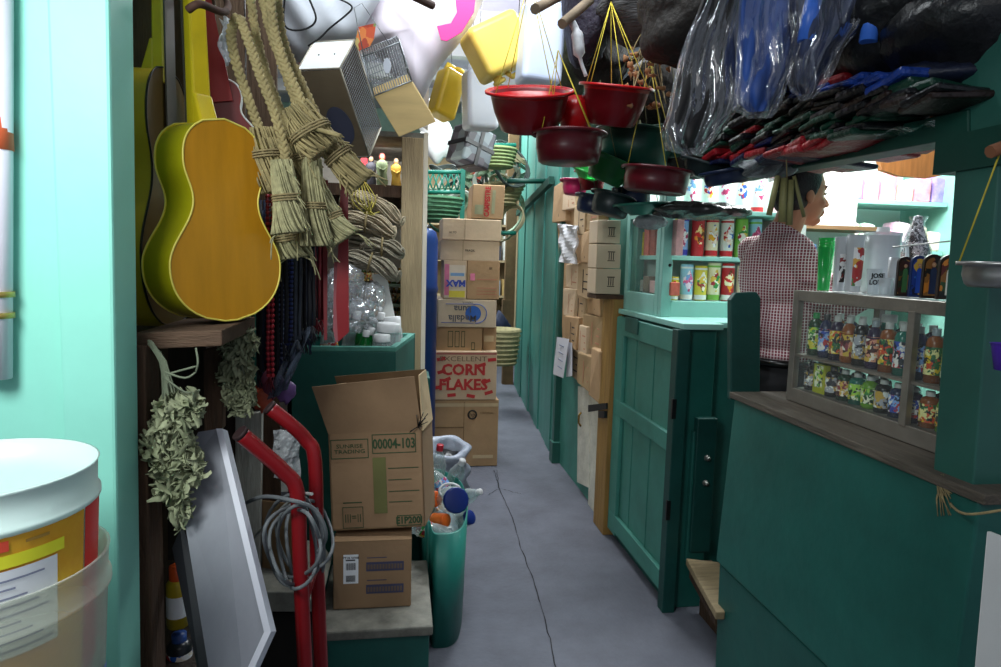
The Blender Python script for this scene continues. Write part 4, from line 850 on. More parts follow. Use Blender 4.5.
tag(O('cord', m, mat('cord_yellow', '#a89a3c', .7, var=.2)), 'loose yellow cord tied round the rope hanks', 'cord')
# ---------------------------------------------------------------- lit shelf with pale post, figurines, small bottles
t = T('display_shelf', 'pale wooden display shelf with square post, brightly lit inside', 'shelf', (-.1, 3.8, 0))
m = MB(); a = WY(402, 142, 3.4); b = WY(424, 142, 3.4); m.box(a.x, b.x-.002, 3.4, 3.48, 0, 2.09); O('post', m, wood_pale, t, bev=.004)
m = MB(); m.box(b.x, b.x+.022, 3.42, 4.35, 0, 2.12); O('side_panel', m, mat('bleached_wood', '#d8d0c0', .6, var=.1, vs=6, stretch=(6, 6, .8)), t)
m = MB(); m.box(-.75, b.x, 3.41, 4.3, 2.09, 2.115); O('top_board', m, wood_worn, t)
z = WY(385, 186, 3.5).z
m = MB(); m.box(-.75, a.x, 3.45, 4.25, z-.06, z); O('shelf_board', m, wood_old, t, bev=.002)
m = MB(); m.box(-.75, b.x, 4.26, 4.28, 0, 2.1); O('back_panel', m, mat('shelf_white', '#e6e4dc', .7, var=.05), t)
zs = [WY(390, y, 3.75).z for y in (345, 322, 304, 284)]
for zz in zs: m = MB(); m.box(-.6, a.x, 3.7, 4.2, zz-.012, zz); O('narrow_shelf', m, mat('shelf_green_grey', '#5b6a58', .7, var=.2), t)
# figurines
def figurine(px, Y, h, cols, label):
    p = WY(px, 183, Y); p.z = z; t = T('saint_figurine', label, 'figurine', p, 'figurines on the lit shelf'); r = h*.15
    m = MB(); m.lathe([(0, 0), (r*1.2, 0), (r*1.2, h*.06), (r*.9, h*.08)], 16, p); O('base', m, mat('fig_base', '#54504a', .6), t)
    m = MB(); m.lathe([(r*.9, h*.08), (r*1.0, h*.2), (r*.8, h*.45), (r*1.05, h*.62), (r*.95, h*.72), (r*.4, h*.79), (0, h*.8)], 16, p, wob=.06); O('robe', m, mat('robe_'+cols[0], cols[0], .6, var=.3, vs=20), t)
    m = MB(); m.ell(p+Vector((0, 0, h*.86)), (r*.42, r*.42, h*.08), 12, 8); O('head', m, mat('fig_skin', '#b98c68', .6), t)
    m = MB(); m.lathe([(r*.5, h*.80), (r*.55, h*.88), (r*.35, h*.95), (0, h*.97)], 12, p+Vector((0, .006, 0))); O('hood', m, mat('robe_'+cols[1], cols[1], .6), t)
    m = MB(); m.cone(p+Vector((r*.8, -.01, h*.6)), p+Vector((r*.2, -r*1.1, h*.5)), r*.22, r*.18, 8); m.cone(p+Vector((-r*.8, -.01, h*.6)), p+Vector((-r*.2, -r*1.1, h*.52)), r*.22, r*.18, 8); O('arms', m, mat('robe_'+cols[0]), t)
figurine(371, 3.75, .19, ('#3a3a44', '#1a1a20'), 'dark robed saint figurine at the left of the lit shelf')
figurine(382, 3.7, .20, ('#6b7a58', '#8a2a24'), 'green robed saint figurine in the middle of the lit shelf')
figurine(396, 3.72, .18, ('#c8a040', '#5a4a3a'), 'yellow and grey saint figurine at the right of the lit shelf')
m = MB(); slab([(361, 148), (367, 147), (368, 183), (361, 184)], 3.8, .03, m); tag(O('red_book', m, mat('book_red', '#b81c2c', .5)), 'narrow red box standing at the left end of the lit shelf', 'box')
# small bottles in rows
picd = [mat_cells('tiny_label_a', ['#b88a30', '#e8e0c8', '#8a2a24', '#3a5a3a'], 90), mat_cells('tiny_label_b', ['#a8402a', '#e8d8a0', '#2a4a3a', '#d8b040'], 90)]
amber = mat('amber_glass', '#5a3a18', .2); gold = mat('gold_cap', '#a8823a', .35, .6)
for i, zz in enumerate(zs):
    for j in range(12):
        P = WY(343+j*5.1, 300, 3.8); o = bottle('oil', [amber, mat('olive_glass', '#3a4a24', .2)][(i+j) % 2], gold, picd[j % 2], .0135, .095, 'small_bottle'); place(o, (P.x, 3.8, zz), (0, 0, j), 'tiny labelled bottle in the %s row behind the rope hanks' % ['lowest', 'second lowest', 'second', 'top'][i], 'tiny bottles in rows behind the rope hanks, ' + ['lowest', 'second lowest', 'second', 'top'][i] + ' row')
# ---------------------------------------------------------------- bird cages
def edge_tubes(mb, o, e, r=.002):
    a, b, c = e
    for p, q in ((o, a), (o, b), (o, c), (o+a, b), (o+a, c), (o+b, a), (o+b, c), (o+c, a), (o+c, b), (o+a+b, c), (o+a+c, b), (o+b+c, a)): mb.tube([p, p+q], r, 5)
def wires(mb, o, u, v, nu, nv, r=.0009):
    for i in range(nu+1): mb.tube([o+u*i/nu, o+u*i/nu+v], r, 4, cap=False)
    for i in range(nv+1): mb.tube([o+v*i/nv, o+v*i/nv+u], r, 4, cap=False)
ply = mat('plywood', '#8a7a62', .7, var=.12, vs=4, stretch=(1, 1, 6)); ply2 = mat('light_plywood', '#c4a872', .7, var=.12, vs=4, stretch=(1, 1, 6))
wire = mat('wire_steel', '#8e9296', .35, .7)
o, e = tri((340, 68), (295, 66), (352, 28), (366, 146), 2.25)
t = T('bird_cage', 'large bird cage with white end panel and plywood side, hung tilted', 'bird cage', o)
th = .006
def face(o, u, v, n, th): m = MB(); m.pbox(o, u, v, n.normalized()*th); return m
A_, B_, C_ = e   # A across, B up-back, C down the length
O('end_panel', face(o, A_, B_, C_, th), mat('cage_white', '#e4e8ea', .4, var=.03), t, bev=.001)
O('plywood_side', face(o, A_, C_, B_, th), ply, t, bev=.001)
m = MB(); m.pbox(o+B_, A_, C_, B_.normalized()*th); O('plywood_side', m, ply, t)
m = MB(); edge_tubes(m, o, e, .003); O('edge_wires', m, mat('cage_edge', '#a8a090', .5), t)
m = MB(); wires(m, o+C_*.03, B_, C_*.94, 14, 30); O('mesh', m, wire, t)
m = MB(); wires(m, o+C_*.03+A_, B_, C_*.94, 14, 30); O('mesh', m, wire, t)
m = MB(); m.pbox(o+C_, A_, B_, C_.normalized()*th); O('floor_tray', m, ply, t)
m = MB()
for (x, y) in ((.3, .5), (.68, .5)): m.X = Matrix.Identity(4); m.ell(o+A_*x+B_*y-C_.normalized()*.001, .003, 8, 6)
O('nail', m, steel, t)
m = MB(); P = o+A_*.45+C_*.62-B_.normalized()*.002; n_ = A_.cross(C_).normalized(); ux = A_.normalized(); uz = C_.normalized()
m.prism([P+ux*math.cos(2*PI*i/24)*.045*(1)+uz*math.sin(2*PI*i/24)*.075 for i in range(24)], -B_.normalized()*.002); O('blue_oval', m, mat('oval_blue', '#5c6078', .6), t)
t = T('bird_cage', 'smaller bird cage with wire top and pale wood box bottom', 'bird cage', WY(400, 42, 2.2))
o = WY(362, 57, 2.2); u = WY(400, 42, 2.2)-o; v = WY(374, 96, 2.2)-o; w_ = Vector((-.01, .11, .05)); v2 = WY(399, 137, 2.2)-WY(374, 96, 2.2)
m = MB(); wires(m, o, u, v, 16, 3, .0014); O('front_wires', m, wire, t)
m = MB(); wires(m, o+w_, u, v, 16, 3, .0014); O('back_wires', m, wire, t)
m = MB(); wires(m, o, u, w_, 16, 4, .0014); wires(m, o+u, w_, v, 10, 3, .0014); wires(m, o, w_, v, 10, 3, .0014); O('side_wires', m, wire, t)
m = MB(); edge_tubes(m, o, (u, v, w_), .0026); O('frame_wires', m, wire, t)
m = MB(); m.pbox(o+v, u, w_, v2); O('wooden_box', m, ply2, t, bev=.002)
m = MB(); c0 = o+u*.52+v*.45-Vector((0, .006, 0)); m.prism([c0+Vector((math.cos(2*PI*i/12)*.012, 0, math.sin(2*PI*i/12)*.024)) for i in range(12)], (0, -.006, 0)); O('feeder', m, mat('feeder_clear', '#c8ccd8', .2), t)
m = MB(); m.tube([o+u*.05, WY(354, 8, 2.2), WY(362, 3, 2.2), o+u*.75], .0016, 5); O('hanger_wire', m, wire, t)
m = MB(); slab([(358, 27), (376, 23), (374, 38), (368, 50), (360, 52), (355, 44)], 2.35, .01, m); tag(O('flower_packet', m, mat_cells('flower_print', ['#c8502a', '#d87a3a', '#b8a060', '#a83a20', '#7a8a4a'], 30)), 'red and ochre flower packet hanging between the cages', 'packet')
m = MB(); m.tube(spline([WY(308, -4, 2.2), WY(316, 18, 2.2), WY(308, 28, 2.2), WY(292, 30, 2.2), WY(284, 22, 2.2), WY(285, -4, 2.2)], 6), .0032, 6); m.tube(spline([WY(330, -4, 2.2), WY(346, 2, 2.2), WY(352, 8, 2.2), WY(345, 16, 2.2), WY(330, 28, 2.2), WY(320, 38, 2.2), WY(308, 46, 2.2)], 6), .003, 6)
tag(O('black_cable', m, black), 'black cable looping down above the white cage panel', 'cable')
# ---------------------------------------------------------------- grey and white sheet bags under the roof
for P_, Y, b_, l, s_, col, hx in [([(255, -25), (268, 20), (283, 52), (300, 62), (322, 50), (345, 44), (366, 24), (378, -25)], 2.9, .12, 'grey cloudy plastic sheet bulging above the white cage panel', 1, 'sheet_grey', '#b4b8c0'),
  ([(352, -25), (344, 22), (352, 46), (380, 58), (408, 100), (420, 104), (438, 70), (462, 40), (478, 12), (480, -25)], 3.1, .16, 'pale lilac white plastic sheet hanging above the smaller cage', 2, 'sheet_lilac', '#cfc6d0'),
  ([(270, 30), (276, 60), (300, 72), (330, 62), (338, 40)], 3.2, .05, 'pinkish white sheet peeping out above the white cage panel', 3, 'sheet_pink', '#c9b8b4')]:
    m = pillow(P_, Y, b_, s_, 14, .008); tag(O('plastic_sheeting', m, mat(col, hx, .75, var=.06, vs=3, bump=.25, bs=5)), l, 'plastic sheet')
m = MB(); slab([(455, -5), (476, -5), (474, 12), (462, 32), (447, 41), (441, 40), (437, 26), (451, 23), (457, 12)], 2.75, .006, m); tag(O('pink_pennant', m, mat('hot_pink', '#e23a8e', .5, var=.03), bev=.001), 'hot pink foam pennant hanging at the top centre', 'pennant')
m = MB(); slab([(418, 66), (430, 56), (428, 130), (416, 122)], 3.4, .02, m); tag(O('wooden_board', m, mat('cream_board', '#ded3c4', .6)), 'cream board strip between smaller cage and yellow jerrycan', 'board')
m = MB(); slab([(459, 34), (477, 34), (477, 40), (459, 40)], 6.3, .02, m); tag(O('red_sign', m, mat('sign_red', '#a86a70', .6)), 'small faded red sign under the roof beams', 'sign')
# ---------------------------------------------------------------- jerrycans
def jerry(label, px, py, Y, w, d, h, rot, bm, cord_to=None):
    c = WY(px, py, Y); t = T('jerrycan', label, 'jerrycan', c, 'jerrycans hanging over the aisle')
    X = Matrix.Translation(c) @ Euler(rot).to_matrix().to_4x4()
    m = MB(); m.X = X; m.box(-w/2, w/2, -d/2, d/2, -h/2, h*.38); b_ = O('body', m, bm, t, bev=min(w, d)*.18)
    m = MB(); m.X = X; m.lathe([(.022, h*.37), (.022, h*.44), (.03, h*.44), (.03, h*.5), (0, h*.505)], 16, (w*.26, 0, 0)); O('cap', m, bm, t)
    m = MB(); m.X = X; m.tube([(-w*.35, 0, h*.36), (-w*.3, 0, h*.48), (w*.0, 0, h*.48), (w*.06, 0, h*.37)], .012, 8); O('handle', m, bm, t)
    if cord_to: m = MB(); m.tube([X @ Vector((-w*.1, 0, h*.48)), WY(*cord_to, Y)], .002, 5); O('cord', m, black, t)
    return t
jy = mat('jerry_yellow', '#f0cf62', .35, var=.08, vs=4); jy2 = mat('jerry_yellow_shade', '#c9a82a', .4, var=.1, vs=4); jw = mat('jerry_white', '#b8bcc4', .35, var=.05, vs=4); jb = mat('jerry_blue_white', '#c8d4ee', .35, var=.05)
jerry('large pale yellow jerrycan tilted beside the blue white one', 499, 51, 3.0, .25, .16, .25, (.1, math.radians(150), .25), jy, (520, -10))
jerry('small yellow jerrycan tilted behind the pennant', 447, 92, 3.7, .13, .12, .29, (0, math.radians(17), .5), jy2, (450, 5))
jerry('greyish white jerrycan hanging between the two yellow ones', 480, 97, 3.6, .17, .14, .34, (0, math.radians(-2), .2), jw, (482, 0))
jerry('bluish white jerrycan hanging above the left red basin', 541, 40, 2.9, .175, .15, .38, (0, math.radians(3), .1), jb, (545, -20))
# dark wrapped bundle + woven green hat
o, e = tri((478, 138), (456, 128), (496, 140), (468, 172), 4.0)
t = T('wrapped_bundle', 'grey wrapped bundle hanging tilted above the carton stack', 'bundle', WY(473, 148, 4.0))
m = MB(); c = WY(471, 148, 4.0); m.X = Matrix.Translation(c) @ Euler((0, math.radians(16), .5)).to_matrix().to_4x4(); m.box(-.10, .10, -.09, .09, -.11, .11); O('body', m, mat_cells('bundle_patch', ['#4a4a55', '#6d7880', '#3a383f', '#8a979c', '#55505a'], 9), t, bev=.012)
m = MB(); m.X = Matrix.Translation(c) @ Euler((0, math.radians(16), .5)).to_matrix().to_4x4(); m.box(-.105, .105, -.095, .095, -.012, .012); m.box(-.012, .012, -.095, .095, -.115, .115); O('strap', m, black, t)
m = MB(); m.tube([c+Vector((0, 0, .1)), c+Vector((0, 0, 1.2))], .002, 5); O('cord', m, black, t)
# ---------------------------------------------------------------- far left clutter: rack, cables, baskets, drum
t = T('green_rack', 'green metal rack with lattice rails behind the carton stack', 'rack', (.3, 6.0, 0))
for (x0, x1, y) in ((424, 463, 172), (424, 463, 192), (462, 516, 145), (500, 516, 233)):
    m = MB(); m.tube([WY(x0, y, 5.9), WY(x1, y, 5.9)], .018, 6); O('rail', m, mat('rack_green', '#1f7a66', .45, var=.15), t)
for x in (426, 463): m = MB(); a = WY(x, 170, 5.9); m.box(a.x-.02, a.x+.02, 5.88, 5.92, 0, a.z+.02); O('upright', m, mat('rack_green'), t)
m = MB()
for i in range(6): m.tube([WY(427+i*6, 173, 5.9), WY(430+i*6+3, 191, 5.9)], .007, 5); m.tube([WY(433+i*6, 173, 5.9), WY(427+i*6, 191, 5.9)], .007, 5)
O('lattice', m, mat('rack_green'), t)
rr = random.Random(77)
coilc = [mat('coil_white', '#d8dcd0', .6), mat('coil_sage', '#8fa88a', .6, var=.2), mat('coil_green', '#3c6a52', .6), mat('coil_tan', '#a39a78', .7), mat('coil_grey', '#4a5550', .6)]
cn = ['white', 'sage green', 'dark green', 'tan', 'grey']
for i in range(26):
    px, py = rr.uniform(432, 512), rr.uniform(150, 232); 
    if 468 < px < 505 and py > 180: py -= 35
    k = rr.choice((0, 0, 1, 1, 2, 3, 4)); c = WY(px, py, rr.uniform(6.1, 6.7)); r = rr.uniform(.10, .2); E_ = Euler((rr.uniform(0, 3), rr.uniform(0, 3), 0)).to_matrix()
    m = MB()
    for q in range(3): m.tube([c+E_ @ Vector((math.cos(a)*r*(1+.08*q), math.sin(a)*r*.8, .015*q+.03*math.sin(2*a))) for a in [2*PI*j/20 for j in range(20)]], .009, 5, closed=True)
    tag(O('cord_coil', m, coilc[k]), cn[k]+' cord coil in the tangle behind the cartons', 'coil', cn[k]+' cord coils behind the cartons')
for (px, py, l) in [(437, 140, 'near-white sack at the far left behind the rack'), (432, 120, 'upper white sack behind the smaller cage')]:
    m = MB(); m.ell(WY(px, py, 7.0), (.16, .15, .22), 18, 12, lambda d: 1+.1*math.sin(d.x*6+d.z*5)); tag(O('white_sack', m, mat('sack_bright', '#f2f4f0', .6)), l, 'sack')  # near-white colour puts a bright background glow into the sacks
def wbasket(px, py, Y, r0, r1, h, label, mt, rings=6):
    c = WY(px, py, Y); t = T('woven_basket', label, 'basket', c); m = MB()
    m.lathe([(0, 0), (r0, 0), (r1, h), (r1-.01, h), (r0-.01, .01), (0, .01)], 24, c); O('weave', m, mt, t)
    for i in range(rings): m = MB(); f = (i+.5)/rings; r = r0+(r1-r0)*f+.002; m.tube([c+Vector((math.cos(a)*r, math.sin(a)*r, h*f)) for a in [2*PI*j/24 for j in range(24)]], .011, 5, closed=True); O('rim_coil', m, mt, t)
wg = mat('weave_green', '#3f6a4c', .8, var=.3, vs=30); wo = mat('weave_olive', '#7a8a5a', .8, var=.25, vs=30)
wbasket(497, 168, 5.6, .12, .16, .16, 'olive woven basket hanging at the end of the green rail', wo)
wbasket(436, 222, 5.6, .16, .22, .20, 'dark green woven basket below the rack lattice', wg)
wbasket(500, 364, 6.6, .16, .2, .36, 'beige woven basket on the floor past the carton stack', mat('weave_beige', '#a59a72', .8, var=.25, vs=20), 8)
wbasket(504, 205, 6.4, .10, .2, .2, 'tan woven basket behind the top carton', mat('weave_beige'))
m = MB(); m.ell(WY(500, 330, 7.4), (.12, .1, .2), 16, 12, lambda d: 1+.15*math.sin(d.x*7+d.z*9)); tag(O('cloth_bundle', m, mat('navy_cloth', '#232a44', .8, var=.3, vs=12)), 'dark navy cloth bundle past the right side of the stack', 'bundle')
m = MB()
t = T('blue_drum', 'tall blue plastic drum standing left of the carton stack', 'drum', WY(424, 400, 4.6)); c = WY(419, 230, 4.6)
m.lathe([(.0, 0), (.16, 0), (.165, .05), (.165, c.z-.42), (.173, c.z-.40), (.165, c.z-.37), (.165, c.z-.06), (.15, c.z-.01), (.12, c.z+.01), (0, c.z+.012)], 32, (c.x-.035, 4.6, 0)); O('body', m, mat('drum_blue', '#0f3168', .35, var=.1), t)
m = MB(); m.lathe([(.03, c.z+.005), (.03, c.z+.035), (0, c.z+.035)], 14, (c.x+.04, 4.55, 0)); O('cap', m, black, t)
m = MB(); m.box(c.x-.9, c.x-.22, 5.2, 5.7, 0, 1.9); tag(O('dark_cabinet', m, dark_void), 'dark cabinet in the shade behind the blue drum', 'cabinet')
# shelves of goods in the far background
t = T('far_shelf', 'crowded far shelf seen past the right side of the cartons', 'shelf', (.9, 9.6, 0)); 
m = MB()
for z_ in (.5, 1.0, 1.5, 2.0, 2.5): m.box(-1.6, 1.6, 9.4, 9.9, z_-.03, z_)
m.box(-1.65, -1.6, 9.4, 9.9, 0, 3); m.box(1.6, 1.65, 9.4, 9.9, 0, 3); m.box(-1.6, 1.6, 9.9, 9.93, 0, 3)
O('boards', m, wood_pale, t)
rr = random.Random(15); bc_ = ['#c8c4b8', '#a8402e', '#6a5a42', '#3a6a5a', '#b89a62', '#8a929a', '#40404a', '#d8d8d0']
bn = ['off white', 'rust red', 'brown', 'green', 'tan', 'grey', 'charcoal', 'white']
for z_ in (.5, 1.0, 1.5, 2.0, 2.5):
    for k in range(4):
        x = 1.0+k*.15; q = rr.randrange(8); m = MB(); h_ = rr.uniform(.15, .38); m.box(x, x+.12, 9.42, 9.6, z_, z_+h_); tag(O('far_box', m, mat('far_'+bn[q].replace(' ', '_'), bc_[q], .7, var=.3, vs=12), bev=.006), bn[q]+' box on the far shelf beyond the cartons', 'box', bn[q]+' boxes on the far shelf')
# ---------------------------------------------------------------- carton stack
YS = 4.70
def stackbox(name, label, x0, x1, yt, yb, depth, mt, dy=0, sk=0):
    o = WY(x0, yb, YS+dy); a = WY(x1, yb, YS+dy)-o; a.z = 0; c = WY(x0, yt, YS+dy)-o; c.x = sk; c.y = 0
    t = T(name, label, 'cardboard box', o); m = MB(); m.pbox(o, a, Vector((0, depth, 0)), c); O('carton', m, mt, t, bev=.005)
    m = MB(); m.pbox(o+a*.0+c*.0+Vector((0, -.001, 0)), a*.0+Vector((.001, 0, 0)), Vector((0, .001, 0)), c); return t, o, a, c
def frt(o, a, c, u0, u1, v0, v1, mt, par, name='print', off=.0012): m = MB(); q, n = on_front(o, a, c, u0, u1, v0, v1, off); m.prism(q, n); return O(name, m, mt, par)
red_ink = mat('red_ink', '#b83232', .7, var=.1); blk_ink = mat('black_ink', '#2b2724', .8); tape = mat('clear_tape', '#cbb48e', .2)
t, o, a, c = stackbox('cardboard_box', 'bottom carton of the stack with black ring logo', 431.5, 497, 400, 467, .42, card)
m = MB(); q = o+a*.60+c*.78+Vector((0, -.003, 0)); m.tube([q+Vector((math.cos(s)*.030, 0, math.sin(s)*.030)) for s in [2*PI*i/18 for i in range(18)]], .006, 6, closed=True); rg = O('ring_logo', m, blk_ink, t)
text('lettering', 'hp', .045, q, a, c, blk_ink, rg)
text('lettering', 'ORIGINAL', .022, o+a*.82+c*.8+Vector((0, -.003, 0)), a, c, card_dark, t)
frt(o, a, c, 0, .47, .58, .60, card_dark, t, 'tear_line'); frt(o, a, c, .47, .48, .0, .97, card_dark, t, 'seam'); frt(o, a, c, .62, .93, .12, .17, tape, t, 'tape'); frt(o, a, c, .02, .99, .9, .95, tape, t, 'tape')
t, o, a, c = stackbox('cardboard_box', 'carton printed CORN FLAKES in red with red diamond labels', 432, 496, 351, 400, .42, card_pale, -.01)
text('lettering', 'CORN\nFLAKES', .108, o+a*.48+c*.46+Vector((0, -.003, 0)), a, c, red_ink, t, bold=.004, sx=1.0)
text('lettering', 'EXCELLENT', .05, o+a*.47+c*.84+Vector((0, -.003, 0)), a, c, mat('faint_ink', '#7a6450', .8), t, sx=1.3)
for (u, v, r_) in [(.13, .84, .2), (.14, .58, .3), (.05, .25, .2), (.30, .10, .1), (.60, .08, -.2), (.88, .15, .3), (.84, .38, .4), (.76, .72, .3), (.92, .83, .1), (.22, .42, .4)]:
    m = MB(); q = o+a*u+c*v+Vector((0, -.0025, 0)); cs, sn = math.cos(r_), math.sin(r_); m.prism([q+Vector((x*cs-y*sn, 0, x*sn+y*cs)) for x, y in ((-.03, -.012), (.03, -.012), (.03, .012), (-.03, .012))], (0, .001, 0)); O('red_tab', m, red_ink, t)
frt(o, a, c, .02, .99, .93, .97, mat('edge_red', '#a8645a', .8), t, 'top_stripe')
t, o, a, c = stackbox('cardboard_box', 'small carton with green printed bars above the CORN FLAKES carton', 436, 482, 327, 352, .35, card, .02)
for (u0, u1, v0, v1) in ((.25, .36, .2, .85), (.4, .5, .2, .85), (.54, .62, .2, .85), (.76, .84, .1, .4)):
    for (x0, x1, y0, y1) in ((u0, u1, v0, v0+.03), (u0, u1, v1-.03, v1), (u0, u0+.012, v0, v1), (u1-.012, u1, v0, v1)): frt(o, a, c, x0, x1, y0, y1, gi, t, 'green_bar')
t, o, a, c = stackbox('cardboard_box', 'short carton tucked right of the green barred carton', 482.5, 496, 326, 350, .3, card, .06)
frt(o, a, c, .1, .8, .35, .6, tape, t, 'tape')
t, o, a, c = stackbox('cardboard_box', 'white faced carton with blue disc and upside down lettering', 437.5, 496, 299, 327, .38, mat('white_carton', '#cbb99f', .8, var=.06), 0)
m = MB(); q = o+a*.60+c*.5+Vector((0, -.003, 0)); m.prism([q+Vector((math.cos(s)*.056, 0, math.sin(s)*.056)) for s in [2*PI*i/28 for i in range(28)]], (0, .001, 0)); O('blue_disc', m, mat('disc_blue', '#2f62b4', .6), t)
m = MB(); q = o+a*.66+c*.5+Vector((0, -.002, 0)); m.tube([q+Vector((math.cos(s)*.072, 0, math.sin(s)*.068)) for s in [-.55*PI+1.15*PI*i/16 for i in range(17)]], .003, 5); m.tube([q+Vector((-.25, 0, -.066)), q+Vector((-.02, 0, -.068))], .002, 4); m.tube([q+Vector((-.22, 0, .066)), q+Vector((-.02, 0, .068))], .002, 4); O('blue_arc', m, mat('disc_blue'), t)
text('lettering', 'Medalla\nLuna', .066, o+a*.42+c*.5+Vector((0, -.005, 0)), -a, -c, mat('ink_slate', '#55565e', .7), t, bold=.001)
text('lettering', 'PAPAYA', .02, o+a*.5+c*.90+Vector((0, -.005, 0)), -a, -c, mat('ink_slate'), t)
t, o, a, c = stackbox('cardboard_box', 'carton with pink yellow and blue MAX print, left of pair', 443, 466, 260, 299, .33, card_pale, 0)
frt(o, a, c, .06, .94, .04, .88, mat('print_cream', '#d8c8b4', .7, var=.1), t, 'panel')
text('lettering', 'MAX', .062, o+a*.55+c*.42+Vector((0, -.005, 0)), -a, -c, mat('ink_blue', '#3c50b0', .6), t, bold=.003)
frt(o, a, c, .05, .25, .10, .9, mat('ink_pink', '#d87a98', .7, var=.2), t, 'pink_stripe', .002); frt(o, a, c, .25, .94, .05, .22, mat('ink_yellow', '#d8c848', .7), t, 'yellow_stripe', .002); frt(o, a, c, .3, .9, .60, .68, mat('ink_sky', '#7aa0c8', .7), t, 'sky_stripe', .002)
t, o, a, c = stackbox('cardboard_box', 'carton with faint red print, right of the MAX carton', 466.5, 499, 260, 299, .33, card, 0)
frt(o, a, c, .1, .24, .48, .66, mat('ink_pink'), t, 'badge')
for v in (.12, .2, .28, .5): frt(o, a, c, .3, .92, v, v+.02, mat('ink_faint_red', '#b87a62', .8), t, 'red_line')
text('lettering', 'III', .03, o+a*.72+c*.8+Vector((0, -.003, 0)), a, c, blk_ink, t)
t, o, a, c = stackbox('cardboard_box', 'wide plain carton under the topmost pair of cartons', 440, 499, 239.5, 260, .36, card_pale, .0)
text('lettering', 'FRAGIL', .022, o+a*.5+c*.5+Vector((0, -.003, 0)), a, c, blk_ink, t); frt(o, a, c, .38, .385, 0, 1, card_dark, t, 'seam')
t, o, a, c = stackbox('cardboard_box', 'wide plain carton just under the small top carton', 442, 501, 218, 239.5, .36, card_pale, -.01)
text('lettering', 'ALTO', .02, o+a*.18+c*.35+Vector((0, -.003, 0)), a, c, blk_ink, t); frt(o, a, c, .38, .385, 0, 1, card_dark, t, 'seam')
t, o, a, c = stackbox('cardboard_box', 'small topmost carton with red lettering running upwards', 471, 503, 184, 218, .3, card, 0, .01)
frt(o, a, c, .1, .35, .12, .4, mat('ink_green_grey', '#9a9a78', .8, var=.2), t, 'leaf_print')
text('lettering', 'CAMPESTRE', .05, o+a*.48+c*.5+Vector((0, -.003, 0)), c, -a, red_ink, t, bold=.002, sx=.78)
frt(o, a, c, .62, .72, .15, .85, mat('ink_green_grey'), t, 'leaf_print')
# ---------------------------------------------------------------- grey rubbish bag
t = T('rubbish_sack', 'open grey plastic sack with rolled rim in front of the cartons', 'sack', (.27, 4.1, 0)); c = WY(445, 444, 4.1)
m = MB(); zt = c.z; m.X = Matrix.Translation((c.x, 4.1, 0)) @ Matrix.Rotation(math.radians(14), 4, 'X') @ Matrix.Translation((-c.x, -4.1, 0))
m.lathe([(0, .0), (.14, .0), (.16, .06), (.13, .13), (.155, .18), (.15, .22), (.12, zt-.09), (.125, zt-.05), (.145, zt-.02), (.150, zt+.015), (.125, zt+.03), (.10, zt+.01), (.09, zt-.06), (.05, zt-.10), (0, zt-.12)], 44, (c.x, 4.1, 0), wob=.07); O('sack', m, mat('sack_silver', '#8f96a4', .4, var=.25, vs=12, bump=.8, bs=25), t)
mX_ = m.X; m = MB(); m.X = mX_; m.lathe([(0, zt-.10), (.085, zt-.05), (.05, zt-.03), (0, zt-.01)], 20, (c.x+.01, 4.1, 0), wob=.2); O('dark_inside', m, black, t)  # black fill in the mouth of the sack
# ---------------------------------------------------------------- curved teal bin with bottles
t = T('bottle_bin', 'curved teal sheet bin overflowing with plastic bottles', 'bin', (.1, 2.9, 0)); zt = .475
fp = [(.105, 2.60), (.112, 2.535), (.128, 2.52), (.135, 2.415), (.17, 2.40), (.215, 2.41), (.255, 2.47), (.285, 2.62), (.30, 2.8), (.29, 3.0), (.24, 3.13), (.18, 3.2), (.105, 3.19)]
sp = [p for p in spline([Vector((x, y, 0)) for x, y in fp], 5)]; cen = Vector((.17, 2.8, 0)); m = MB(); n = len(sp)
def ringz(k, z, sh): return [m.V(Vector((cen.x+(p.x-cen.x)*k-sh, cen.y+(p.y-cen.y)*k, z))) for p in sp]
rs = [ringz(.90, 0, .0), ringz(1, zt, 0), ringz(.96, zt, 0), ringz(.87, .01, .0)]
for a_, b_ in zip(rs, rs[1:]):
    for j in range(n): m.Fc((a_[j], a_[(j+1) % n], b_[(j+1) % n], b_[j]), True)
m.Fc(rs[0][::-1]); m.Fc(rs[3]); O('body', m, mat('bin_teal', '#1f6f64', .45, var=.15, vs=4), t)
G = 'bottles heaped in the curved bin'; rr = random.Random(5)
P = lambda px, py, Y: WY(px, py, Y)
